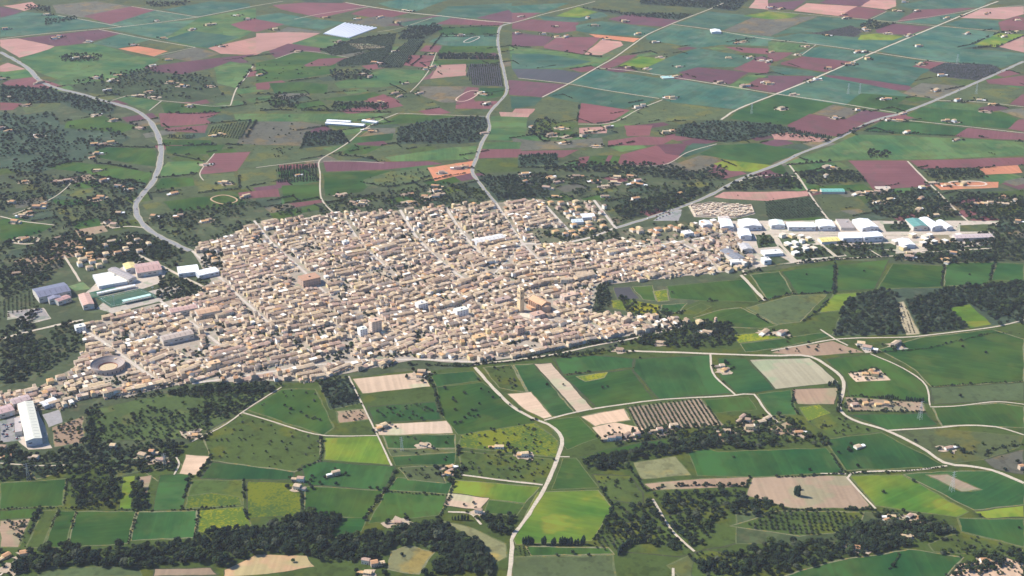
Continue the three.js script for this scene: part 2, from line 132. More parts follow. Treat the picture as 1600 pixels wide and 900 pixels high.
const FIELDS = `
o -150,-60 1750,-60 1750,255 1600,262 1330,300 1240,262 1130,260 850,250 740,275 600,285 420,305 270,325 255,240 215,170 120,140 -150,70
g4 430,602 740,572 960,545 1160,430 1310,405 1750,440 1750,960 -150,960 -150,780 300,692 380,642
d 0,133 75,138 120,150 180,160 178,178 140,178 90,160 50,160 0,160
d 0,175 30,180 80,175 95,195 170,200 205,215 170,235 130,250 60,270 0,262
b 105,130 150,120 230,105 330,120 350,150 300,160 180,150 120,142
r2 0,10 35,17 18,24 0,27
r3 18,8 50,3 60,10 38,17 5,9
t1 0,28 40,18 120,28 185,40 60,53 0,58
p 82,8 150,2 205,10 160,28 125,27 88,20
r1 130,25 205,10 242,16 172,38
t1 172,38 242,16 305,27 195,41
t1 255,15 330,2 390,5 392,12 310,26
r2 30,60 158,46 190,52 135,67 90,73
r3 0,62 28,60 85,72 70,80 30,90 0,72
t1 145,68 190,52 235,62 185,76
g5 30,92 90,72 145,68 180,76 200,85 250,92 225,108 170,125 110,132 65,115 45,105
r4 185,76 215,72 262,80 240,88
t1 165,44 310,30 252,62
g5 255,62 310,28 400,12 400,45 375,60 325,75 300,73
t2 255,62 300,48 375,58 325,75
r1 360,38 400,28 400,50 375,45
p 250,89 305,74 345,84 300,96
r3 325,75 400,58 440,66 400,86 345,84
r2 225,105 300,95 400,84 340,104 285,116 240,112
o 285,118 325,110 332,117 300,121
g5 335,105 360,96 395,102 370,138 340,130
r1 15,125 55,120 100,135 75,139 0,132
r3 0,103 12,98 40,108 20,112 0,112
g5 0,113 40,108 58,120 0,125
r1 0,160 35,162 20,172 0,172
o 35,163 95,161 90,171 40,178
g2 105,190 160,180 180,190 220,198 190,207 100,200
g5 180,155 205,150 248,158 233,172 215,168
g2 250,160 352,165 345,174 258,177
r1 248,177 345,175 322,186 330,193 252,198
r1 255,200 325,195 320,208 262,205
g2 250,218 330,219 330,226 252,227
o 322,214 330,196 390,188 375,220
p 385,200 402,190 470,190 503,195 480,207 470,228 400,226 370,224
r1 425,8 500,2 540,4 575,11 500,28 440,15
d 470,0 540,0 535,5 478,4
t1 590,5 620,0 700,0 680,6 650,18 610,12
r1 548,22 575,12 640,20 600,30
p 540,35 590,25 660,30 600,42
r2 600,40 680,24 700,26 640,40
t1 680,24 700,10 800,5 800,30 750,30
r2 745,28 800,14 810,32 800,36
t1 400,25 435,20 490,30 460,40 400,38
r1 400,30 445,38 400,50
t1 450,40 495,30 540,35 500,47
p 420,55 450,42 505,50 480,56 440,66
r3 400,52 450,50 500,52 460,68 400,84
g5 455,68 495,55 550,60 510,75
r2 420,80 450,68 505,76 500,82 470,80 430,90
g2 425,93 472,80 545,90 525,100 520,115 470,122 400,130 400,98
r1 475,102 498,92 545,90 515,103 478,104
d 500,78 560,60 620,52 615,70 560,82 520,88
s3 545,68 575,68 605,74 560,77
d 545,90 610,72 612,80 590,100 530,105 525,98
d 590,100 640,62 662,64 630,105 590,106
d 620,52 680,38 690,42 665,62 640,65
r1 400,130 425,128 420,140 400,140
g2 420,130 470,128 512,132 510,146 430,146
g5 523,130 600,108 665,110 655,128 600,136 530,138
t1 620,36 690,25 715,27 690,40 640,44
r1 680,38 705,28 790,34 782,40
g1 682,42 778,42 775,54 690,55
t1 670,65 690,55 775,55 778,72 700,72
r1 655,80 665,71 690,71 685,82
g2 690,72 778,72 778,82 690,81
r1 640,86 680,87 668,106 630,102
g2 675,94 778,94 778,100 735,99 685,101
r3 685,102 728,100 728,118 672,123
r1 660,125 680,108 672,123
v 735,100 780,100 786,135 738,133 728,118
o 655,131 675,123 735,118 738,133 690,133
p 655,135 735,135 715,160 690,160 660,150
r1 730,136 748,137 747,145 740,155 745,162 712,162
g1 750,137 788,138 785,150 760,155 748,150
r1 748,158 778,158 770,170 712,170 712,164
r1 572,155 600,147 625,158 600,165 568,158
g2 500,155 570,147 575,157 530,158
o 400,155 425,160 420,172 400,172
g5 365,178 610,177 560,190 440,190 370,190
g2 625,179 710,181 705,195 680,190 590,195
p 550,222 580,200 618,200 615,212 560,222
g1 552,215 615,208 612,219 550,224
d 620,200 660,190 710,182 760,182 765,195 750,222 720,225 620,225
g5 768,182 825,180 820,220 762,219
r3 780,175 830,176 825,183 782,182
d 480,207 530,205 545,225 470,232
g3 868,25 905,10 938,17 905,28
t1 790,10 890,4 850,20 800,20
r1 800,20 845,20 815,32 800,34
r1 800,36 830,30 905,35 900,48 870,52 800,45
t1 840,25 905,28 940,18 950,25 900,35 850,32
d 900,10 985,20 1085,22 1060,32 985,27 930,18
r2 950,30 980,22 1060,32 1040,42 985,38
t1 900,40 940,33 1030,45 1005,57 930,53 900,48
r2 800,50 865,58 850,72 800,72
r1 850,72 870,58 940,58 910,85 850,75
r3 912,85 940,62 970,65 975,72 940,86
r4 920,53 1000,60 990,66 930,58
o 940,86 975,70 1000,64 960,92 935,105
g5 795,72 850,78 940,90 955,88 935,103 880,106 800,108
t1 800,84 850,84 925,96 880,106 800,108
o 960,86 1000,67 1080,72 1030,80 970,90
t1 1010,57 1050,39 1110,48 1210,58 1200,72 1130,70 1090,75 1010,62
t1 1055,37 1107,18 1180,25 1170,30 1130,47
p 1130,48 1175,28 1205,28 1205,57
d 1000,0 1170,0 1150,18 1107,14 1060,10 1000,8
r3 1180,0 1200,0 1200,15 1170,12
g3 1160,25 1200,18 1250,22 1230,30 1200,30
r1 1130,73 1200,76 1200,85 1160,82
r1 937,105 967,88 998,85 970,100 950,108
g3 965,104 1000,88 1040,92 1010,106
t1 1010,106 1045,90 1090,75 1180,90 1160,105 1090,105 1060,115 1020,118
r2 1060,113 1090,105 1170,113 1140,132 1090,126
r1 1145,108 1180,92 1205,98 1200,115 1170,113
g5 1140,133 1170,117 1200,118 1160,136
r1 1160,136 1185,122 1205,122 1205,145
t1 890,130 932,108 1030,122 1060,124 1140,137 1200,147 1198,152 1150,171 1050,160 1030,153 940,140
v 800,108 870,108 910,115 888,130 810,122
r2 795,125 886,132 847,152 795,148
t2 855,150 890,134 1028,155 975,170 905,161
r1 908,161 985,172 950,193 903,192
o 955,192 1035,158 1150,173 1125,187 1060,188 1000,195
g1 1140,185 1150,175 1215,148 1303,162 1272,176 1230,195 1180,192
o 840,155 905,160 902,192 830,180
t2 797,150 848,153 835,165 800,170
r3 805,170 836,170 830,178 800,177
r1 975,196 1020,196 1015,212 980,213
d 1060,195 1115,188 1200,192 1300,214 1290,222 1200,212 1140,222 1055,212
r1 950,220 1000,213 1055,215 1035,226 950,228
g4 840,185 900,195 895,205 835,205
r3 905,200 948,198 948,208 905,209
p 800,215 850,222 940,215 945,228 870,233 805,235
r2 1200,5 1260,0 1240,15 1200,15
r3 1240,17 1260,5 1340,10 1310,25
r1 1310,25 1340,10 1385,17 1355,30
r2 1290,0 1360,0 1345,10 1280,5
r3 1360,0 1400,0 1400,10 1385,15 1345,10
t1 1400,8 1450,0 1550,0 1530,12 1430,15
r1 1410,28 1435,15 1525,12 1490,20 1440,30 1402,34
t1 1360,30 1390,18 1415,20 1402,34
t1 1402,35 1490,22 1502,22 1465,38
p 1200,31 1260,26 1278,25 1240,40 1205,56
t2 1205,56 1278,26 1370,33 1350,40 1290,50 1230,52
v 1285,50 1330,40 1350,48 1335,58 1262,52
r2 1368,47 1395,37 1455,42 1420,55 1370,51
t1 1205,60 1250,52 1335,58 1420,56 1365,80 1280,70
g3 1345,55 1370,52 1412,57 1395,63 1340,62
g5 1200,64 1270,71 1240,82 1200,80
r1 1200,82 1240,82 1215,96 1200,96
t1 1250,82 1282,72 1360,83 1330,96 1255,88
r1 1220,98 1255,88 1330,96 1290,113 1220,101
t1 1200,102 1288,114 1280,119 1215,116
r2 1200,118 1275,119 1215,145 1200,143
t1 1370,80 1465,41 1560,51 1545,70 1500,76 1507,100 1440,92
r3 1500,28 1535,13 1600,10 1600,22 1570,30
t1 1475,38 1508,29 1560,32 1562,47 1500,43
r1 1560,35 1590,25 1600,28 1600,47 1565,48
g3 1522,70 1560,52 1600,54 1555,74
r3 1560,73 1600,56 1600,82
t1 1500,76 1555,79 1600,84 1600,94 1565,106 1500,97
t1 1290,116 1365,84 1440,95 1470,102 1440,116 1420,136 1300,122
r1 1425,104 1445,96 1480,98 1460,109
v 1450,110 1475,98 1550,101 1565,110 1530,126 1480,121
r2 1288,117 1330,121 1420,134 1432,142 1400,141 1300,123
t1 1215,147 1285,119 1345,130 1400,141 1420,150 1400,156 1320,165
g1 1345,146 1420,151 1402,162 1440,166 1405,175 1320,165
p 1410,146 1440,130 1512,135 1465,155 1430,151
p 1270,178 1300,164 1340,171 1325,186
r2 1320,187 1350,172 1403,178 1365,193
r1 1230,196 1265,178 1325,187 1360,194 1315,214 1240,206
g5 1447,165 1466,159 1535,164 1525,173 1442,167
g1 1415,181 1440,168 1525,173 1560,176 1590,186 1575,201 1475,194
r1 1540,125 1600,118 1600,135 1545,131
o 1470,154 1530,131 1600,138 1590,152 1575,164 1530,160
r1 1578,163 1598,147 1610,150 1600,166
p 1560,173 1600,169 1600,186 1590,183
r1 1575,201 1592,187 1612,186 1600,206
g1 1355,201 1380,189 1475,196 1510,201 1492,212 1430,211 1350,205
r1 1492,213 1512,200 1600,209 1600,219 1520,216
r3 1205,210 1230,207 1300,218 1280,222 1210,218
g5 1300,228 1340,210 1430,213 1490,216 1600,222 1600,243 1450,249 1325,250 1225,256
g2 140,240 160,230 240,232 245,238 242,260 200,255 150,245
g2 75,262 110,253 170,258 238,270 230,286 190,280 120,268 90,265
o 105,292 170,298 160,310 95,306
g1 80,312 150,312 160,323 90,320
g2 0,350 40,346 85,352 60,365 20,375 0,376
g2 258,228 352,226 345,236 320,241 262,240
g5 252,263 262,253 318,252 310,270 252,275
g2 243,290 252,279 300,277 305,290 245,296
r1 312,272 335,240 392,237 370,267 320,272
o 310,275 365,269 370,290 310,301
g2 255,315 310,308 370,305 386,318 340,326 270,330
o 372,266 432,261 432,289 375,296
r1 372,301 435,295 438,307 376,311
o 222,320 250,315 268,330 235,336
o 245,350 280,345 302,360 265,371
o 400,228 470,229 500,249 435,257 372,264 395,240
g2 535,240 550,227 600,228 570,241
g5 602,246 700,231 745,228 742,249 612,252
r2 505,252 570,253 670,252 692,256 600,265 510,268
r1 435,258 497,255 497,261 440,266
g2 505,270 610,267 590,280 565,300 508,306
o 567,281 610,268 670,261 672,280 620,290 572,291
r4 668,262 742,251 738,270 680,283
g2 440,290 498,288 500,312 445,318
d 400,311 440,310 440,320 400,325
g5 752,222 815,222 812,233 750,232
r1 750,233 815,233 810,246 748,247
g4 748,249 812,248 812,268 742,271
d 745,275 860,270 860,308 775,315
r1 805,236 905,234 880,246 808,246
d 810,242 872,240 872,256 810,260
r1 905,246 921,244 915,260 904,260
g2 921,244 950,243 945,258 915,259
r1 950,243 957,243 951,258 946,258
g2 957,244 971,244 965,257 951,258
r1 970,242 1025,227 1065,245 1040,257 990,258 965,257
r2 1025,226 1075,224 1066,244 1040,240
t2 1060,243 1082,224 1120,226 1095,238 1070,246
p 1052,258 1092,243 1125,245 1110,265 1075,270
g1 1092,241 1120,227 1180,224 1255,236 1200,258 1130,248
g3 1115,256 1135,250 1205,258 1180,269 1140,267
g2 1200,263 1220,256 1235,275 1210,270
g5 1228,258 1310,253 1328,262 1290,268 1240,268
r1 1325,251 1417,251 1455,291 1365,297 1345,270
r1 1420,251 1600,246 1600,257 1520,262 1440,264
r4 1528,262 1590,258 1598,270 1540,273
g2 1262,291 1350,288 1362,297 1265,299
o 1275,308 1340,308 1358,325 1290,331
r4 1455,286 1560,284 1560,293 1470,297
g4 1540,300 1600,297 1600,307 1545,308
g4 1555,320 1600,317 1600,332 1560,335
d 1195,316 1265,308 1290,338 1200,344
g2 1215,344 1280,339 1295,350 1222,350
r3 1115,308 1130,300 1265,299 1262,306 1200,314 1140,311
c 1075,322 1110,316 1175,321 1180,334 1150,341 1085,339
a 1020,345 1048,326 1066,328 1060,345
c 1100,345 1560,345 1550,382 1420,395 1320,400 1170,420 1120,372
b 1215,384 1305,382 1320,399 1245,406
b 1180,365 1205,366 1215,385 1185,388
b 1300,384 1400,392 1400,402 1330,405
b 1380,350 1430,348 1420,362 1385,362
b 1440,372 1490,372 1495,388 1450,392
b 1340,382 1400,380 1400,390 1350,390
b 1190,400 1215,398 1235,410 1200,416
o 1215,370 1262,370 1275,380 1225,384
o 1500,352 1555,350 1560,362 1500,362
s2 1455,366 1480,366 1490,378 1462,380
g1 1172,429 1218,424 1238,458 1200,468
g1 1222,424 1305,413 1302,455 1246,460
g2 1309,414 1390,405 1366,452 1306,455
g2 1395,412 1475,415 1470,448 1370,452
g1 1478,411 1555,409 1545,444 1475,447
g1 1556,410 1600,412 1600,438 1550,438
v 958,449 985,448 1000,467 965,468
g2 988,448 1020,446 1025,470 1005,468
y 955,469 985,468 1030,476 1030,488 1000,490 958,481
y 1020,455 1042,452 1046,470 1028,471
g2 1042,447 1165,436 1186,471 1100,470 1048,466
g1 1035,476 1075,473 1062,488 1032,490
g4 1062,490 1095,473 1112,479 1085,492
g2 1083,496 1130,483 1157,481 1215,508 1190,513 1140,511
o 1165,481 1238,462 1292,460 1250,503 1215,507
g3 1277,488 1302,460 1352,457 1320,485
d 1315,488 1322,470 1350,456 1415,450 1480,450 1600,440 1600,505 1550,509 1430,523 1300,525
s3 1400,473 1412,471 1437,522 1416,524
g3 1482,481 1515,475 1550,507 1515,513
y 1145,523 1195,520 1225,527 1155,536
g2 1157,537 1205,531 1285,520 1305,524 1215,544 1165,550
s2 1205,552 1230,541 1270,538 1302,533 1350,551 1268,556
g4 755,574 800,570 822,613 780,606
g1 803,570 835,568 897,645 862,651 830,625
s 833,568 862,567 928,640 902,645
g1 865,560 930,555 990,560 988,574 880,585
g2 880,587 987,577 1022,625 932,637
y 900,588 950,581 945,590 915,596
g1 992,560 1110,555 1114,582 1145,614 1030,624 990,578
s 792,615 830,612 863,651 850,654 820,640
g1 1122,560 1166,560 1211,609 1185,613 1152,614 1126,590
s3 1171,562 1265,559 1311,597 1212,608
g1 1183,616 1236,609 1245,648 1205,649
s2 1238,608 1310,605 1304,632 1246,631
s2 980,636 1095,623 1131,664 1000,676
s 908,651 975,638 985,656 930,666
g2 852,656 905,651 936,684 886,703
g2 1100,625 1170,620 1182,640 1115,645
g2 1290,561 1362,554 1412,575 1448,603 1455,630 1330,640 1322,590
g2 1372,546 1440,527 1550,515 1600,530 1600,596 1455,604 1430,578
o 1453,606 1600,598 1600,626 1560,626 1458,632
g2 1457,637 1560,630 1600,636 1600,668 1510,664 1472,666
g1 1328,648 1447,646 1465,664 1390,672
y 1248,636 1280,632 1302,648 1262,658
g4 1260,658 1302,645 1330,657 1382,675 1300,682
s2 1320,620 1440,628 1446,643 1325,642
s 1325,583 1375,577 1392,594 1338,597
c 1335,537 1352,538 1372,550 1352,552
c 1390,537 1400,535 1420,545 1402,547
g2 0,755 103,748 99,790 0,795
g2 0,798 60,794 50,809 0,812
g4 66,798 90,797 65,855 40,855
g2 92,798 118,798 102,855 67,855
g2 120,799 212,799 200,849 106,855
g1 215,800 308,797 304,840 205,845
g1 250,742 295,740 285,795 239,797
g3 193,745 212,743 205,795 186,795
s2 218,745 237,742 230,770 216,770
y 311,797 380,791 395,830 310,832
g4 300,750 380,750 380,789 288,795
y2 292,775 330,770 375,776 378,789 290,794
s 290,710 328,713 306,742 280,740
y2 386,752 470,755 470,805 387,810
g1 330,722 400,728 460,738 456,750 312,748
g4 315,680 380,646 500,681 500,720 460,737 330,720
g2 386,640 440,608 492,608 521,668 505,680 400,645
b2 135,640 260,615 400,605 432,604 380,642 300,685 135,690
s2 0,813 48,810 28,855 0,855
o 60,887 215,885 222,900 60,900
s4 350,890 400,866 480,868 492,885 430,895 350,902
s2 240,888 330,886 340,898 240,900
g3 508,684 590,681 610,726 506,718
g1 472,726 506,721 618,729 600,765 475,758
g2 476,760 600,766 570,810 500,806 476,800
g2 602,768 705,774 685,805 576,818
g1 620,746 708,754 700,772 606,765
g2 516,836 527,809 574,809 564,830 522,840
g1 598,680 711,679 712,700 606,700
o 606,701 712,701 712,706 612,713
g1 613,714 712,707 710,725 619,728
o 622,731 690,727 697,755 638,750
y2 722,678 830,656 873,690 870,714 716,699
g4 716,705 870,718 858,756 722,743
g3 711,750 843,761 820,786 756,780 706,771
g2 762,781 820,788 808,806 757,801
s 700,770 765,778 750,797 692,790
s 586,663 700,657 708,677 592,680
g1 576,635 680,628 690,655 582,660
s2 525,642 570,639 578,655 530,661
d 497,595 545,590 565,630 515,640
s 550,592 660,581 672,604 566,615
g1 673,585 740,580 752,594 682,604
g2 682,605 754,597 838,660 716,680 692,650
s5 610,861 640,853 680,863 655,897 605,890
s5 690,812 740,825 790,850 792,870 770,880 745,845
g3 840,769 935,766 957,795 924,845 806,851 801,841
g2 880,716 900,716 935,762 862,765
g2 905,714 945,702 1060,682 1076,690 1000,700 922,719
s5 990,723 1055,713 1080,742 1002,749
g1 1075,706 1105,701 1122,706 1290,700 1320,738 1200,745 1090,743
s2 1005,756 1090,748 1172,745 1165,760 1020,766
s2 1176,746 1322,743 1361,794 1240,795 1167,775
g4 925,741 985,743 1005,770 1005,790 950,780
g3 1327,743 1410,741 1514,800 1495,808 1400,795 1367,790
g1 1412,741 1470,736 1560,736 1600,757 1600,788 1522,797
s2 1447,741 1480,741 1535,765 1502,768
g3 1520,799 1600,789 1600,808 1540,810
g1 1496,809 1600,811 1600,855 1502,830
g4 1450,850 1500,831 1600,856 1590,868 1460,862
g1 1215,902 1290,880 1420,858 1505,871 1478,902
o 800,870 958,868 962,902 800,902
g2 822,853 950,856 960,866 830,868
g4 1085,858 1180,868 1150,902 1080,902
g4 960,820 1180,780 1190,840 1060,870 960,860
b 1150,800 1400,800 1480,825 1400,850 1150,850
g4 1215,798 1350,800 1340,830 1250,838 1140,822
g1 1287,686 1378,676 1478,729 1322,735
o 1388,673 1470,670 1600,682 1592,700 1535,718 1482,724
p 1537,718 1600,702 1600,742 1555,733
s 1480,902 1500,880 1570,870 1600,880 1600,902
s 925,668 960,660 1010,668 1000,685 945,690
c 10,500 12,486 68,481 80,498 38,508 40,525 30,526 28,497
a 12,487 66,482 78,497 40,503
c 128,464 150,442 212,406 262,424 250,442 180,464
c 150,482 165,470 275,445 290,450 252,470 175,490
c 20,652 60,642 82,700 45,703 30,690
a 0,658 24,650 34,688 0,692
s2 82,668 130,650 130,692 86,698
a 66,648 92,640 98,660 76,668`;
// woods and scrub: spacing (m), crown radius (m), clumping 0..1, tone, outline
const WOODS = `
9 3.6 0.5 0 0,133 75,138 120,150 180,160 178,178 140,178 90,160 50,160 0,160
10 3.4 0.68 0 0,175 30,180 80,175 95,195 170,200 205,215 170,235 130,250 60,270 0,262
11 3.2 0.7 0 105,130 150,120 230,105 330,120 350,150 300,160 180,150 120,142
11 3.4 0.6 0 0,262 60,272 140,275 230,290 210,320 215,340 230,360 290,392 250,420 110,400 60,450 0,470 0,380 80,355 90,320 0,330
10 3.2 0.5 1 0,380 70,365 200,360 290,395 270,430 240,410 110,400 60,450 0,470
8 3.6 0.2 0 60,480 0,520 0,600 35,600 60,570 50,520
9 3.4 0.4 1 60,520 125,500 130,540 60,590 40,560
7.5 2.2 0.62 1 135,640 260,615 400,606 430,605 385,638 300,685 135,692
8 3 0.5 0 300,640 400,606 430,605 385,638 300,680
8 3.2 0.3 0 135,640 160,632 165,690 135,692
7 3.8 0.12 0 255,615 330,602 440,602 430,612 300,622
8 3.6 0.3 0 0,700 60,712 130,695 290,690 275,735 215,738 105,744 0,752
7 3.6 0.12 0 107,748 188,748 183,792 118,796
7 3.8 0.15 0 205,752 215,748 235,796 206,796
7.5 4.6 0.06 0 10,890 60,858 100,852 150,860 300,845 310,834 400,826 470,806 490,802 535,806 518,842 600,832 640,822 690,820 730,838 752,850 770,882 780,900 660,902 682,866 640,850 600,860 590,876 500,880 480,866 400,862 345,888 320,880 220,888 100,884 30,902
7 4.6 0.04 0 690,830 740,850 770,890 690,895
7 3.6 0.05 0 755,803 805,806 800,838 775,835 745,815
8 4 0.15 0 398,830 470,826 480,860 400,858
8 3.4 0.1 0 497,596 545,591 563,626 515,635
8.5 3.6 0.25 0 940,832 962,792 1000,790 1020,770 1160,766 1170,785 1150,800 1120,815 1100,850 1060,860 1000,850
8 4 0.12 0 1150,902 1170,880 1290,850 1340,815 1400,820 1480,822 1490,832 1410,856 1290,880 1210,902
7 4 0.02 0 1330,850 1360,815 1405,820 1410,850 1350,862
8 3.2 0.3 1 1360,796 1400,798 1485,815 1490,830 1420,840 1370,820
8 4 0.08 0 1080,890 1150,860 1200,850 1300,842 1290,852 1170,895 1150,902
8 3.6 0.15 0 1160,785 1190,778 1225,795 1200,812 1130,800
7 4.2 0.05 0 905,718 930,716 1000,700 1060,690 1100,685 1150,680 1160,690 1110,700 1075,706 1040,712 985,718 985,735 920,735
9 3.4 0.4 1 940,682 1010,672 1130,664 1200,648 1246,655 1262,680 1300,684 1290,698 1210,692 1150,685 1070,690
8 3.6 0.1 0 1090,690 1200,688 1240,698 1160,702 1120,704
8 3.2 0.35 1 860,556 950,545 955,550 870,562
8 3.4 0.25 0 1010,515 1060,505 1100,507 1150,512 1150,540 1080,545 1020,540 960,538
8 3.6 0.2 0 1060,508 1120,500 1150,510 1140,525 1070,520
8 3.6 0.06 0 1315,488 1322,470 1350,456 1398,452 1412,523 1300,525
7.5 3.6 0.04 0 1414,470 1480,450 1600,440 1600,475 1555,500 1516,475 1480,481 1512,512 1440,522
9 3.4 0.3 0 1550,475 1600,470 1600,510 1560,508
8 3.6 0.1 0 1390,402 1500,395 1560,400 1545,410 1470,412 1400,410
9 3.4 0.15 0 1430,380 1500,378 1600,340 1600,408 1540,408 1470,405
9 3.4 0.35 0 1350,300 1450,295 1480,310 1500,335 1480,345 1410,345 1360,335
9 3.6 0.2 0 1500,300 1600,308 1600,345 1520,345 1480,315
8 3.2 0.15 0 1240,269 1340,267 1353,284 1262,289
9 3.2 0.3 0 1443,266 1525,264 1548,279 1455,283
9 3.4 0.25 0 1130,288 1190,272 1240,275 1262,296 1130,298 1110,295
8 3.4 0.2 1 1218,388 1300,384 1315,398 1250,404
8 3.4 0.25 1 1302,385 1395,393 1395,401 1335,403
9 3.4 0.25 1 1183,367 1204,368 1212,382 1188,386
9 3.8 0.15 0 850,258 990,254 1040,258 1080,268 1135,260 1135,282 1090,285 1000,275 940,270 850,268
10 3.2 0.8 1 800,270 900,272 1000,280 1120,290 1050,325 960,352 940,320 860,312 790,312
8 3.6 0.2 0 955,325 1050,302 1120,290 1060,325 975,345
9 3.2 0.3 1 830,365 960,355 970,375 880,378
9 3.2 0.75 1 965,358 1060,348 1080,345 1080,360 990,372
10 3.2 0.62 1 400,326 505,316 600,300 700,285 755,298 770,316 690,322 600,329 420,344
10 3.2 0.55 1 225,345 270,330 400,312 420,345 330,375 300,388
9 3.4 0.1 0 750,277 860,272 858,306 778,313
9 3.4 0.1 0 620,202 660,192 710,184 758,184 762,196 748,221 720,224 620,224
8 3.2 0.06 0 480,208 528,206 543,224 472,230
9 3.2 0.15 0 1062,196 1115,189 1200,194 1298,215 1288,221 1200,211 1140,221 1058,211
8 3.2 0.1 0 810,243 870,241 870,255 812,259
9 3.4 0.15 0 1000,0 1170,0 1150,17 1107,13 1000,7
9 3.4 0.1 0 900,11 985,21 1085,23 1060,31 985,26
9 3.2 0.1 0 515,111 580,110 580,124 520,127
9 3.2 0.25 0 420,151 470,151 465,170 420,170
8 3.2 0.05 0 520,160 605,161 607,171 520,171
8 3.4 0.05 0 683,83 778,86 778,92 685,92
8 3.2 0.1 0 640,42 685,40 690,46 660,62 620,62
9 3.2 0.1 0 90,88 115,84 165,86 150,96 100,98
9 3.2 0.1 0 70,30 118,26 122,30 72,40
9 3.2 0.3 0 40,8 80,10 78,20 40,15
9 3.2 0.2 0 225,4 300,2 290,8 240,12
9 3.2 0.2 0 840,186 870,188 860,218 820,212
8 3.4 0.2 0 1355,236 1392,236 1390,248 1358,248
8 3.2 0.2 0 1360,32 1390,38 1370,46 1340,42
8 3.2 0.1 0 250,432 320,440 330,450 300,468 245,470
8 3.4 0.2 0 315,395 350,395 350,420 315,418
9 3.2 0.3 1 160,375 260,378 260,410 200,410 150,400
8 3.4 0.15 0 1395,350 1425,348 1420,360 1390,360
8 3.4 0.15 0 935,445 955,445 950,485 925,495 930,465
8 3.6 0.2 0 1550,870 1600,860 1600,880 1500,902 1470,902 1500,885
9 3.4 0.4 1 1530,850 1590,868 1500,872 1455,865
8 2.8 0.25 1 150,592 205,589 210,602 160,606
8 2.6 0.5 1 84,668 128,652 128,690 88,696
8 3 0.2 0 1300,380 1380,380 1380,390 1320,388
8 3 0.3 1 960,460 1010,475 1060,490 1040,505 980,492`;
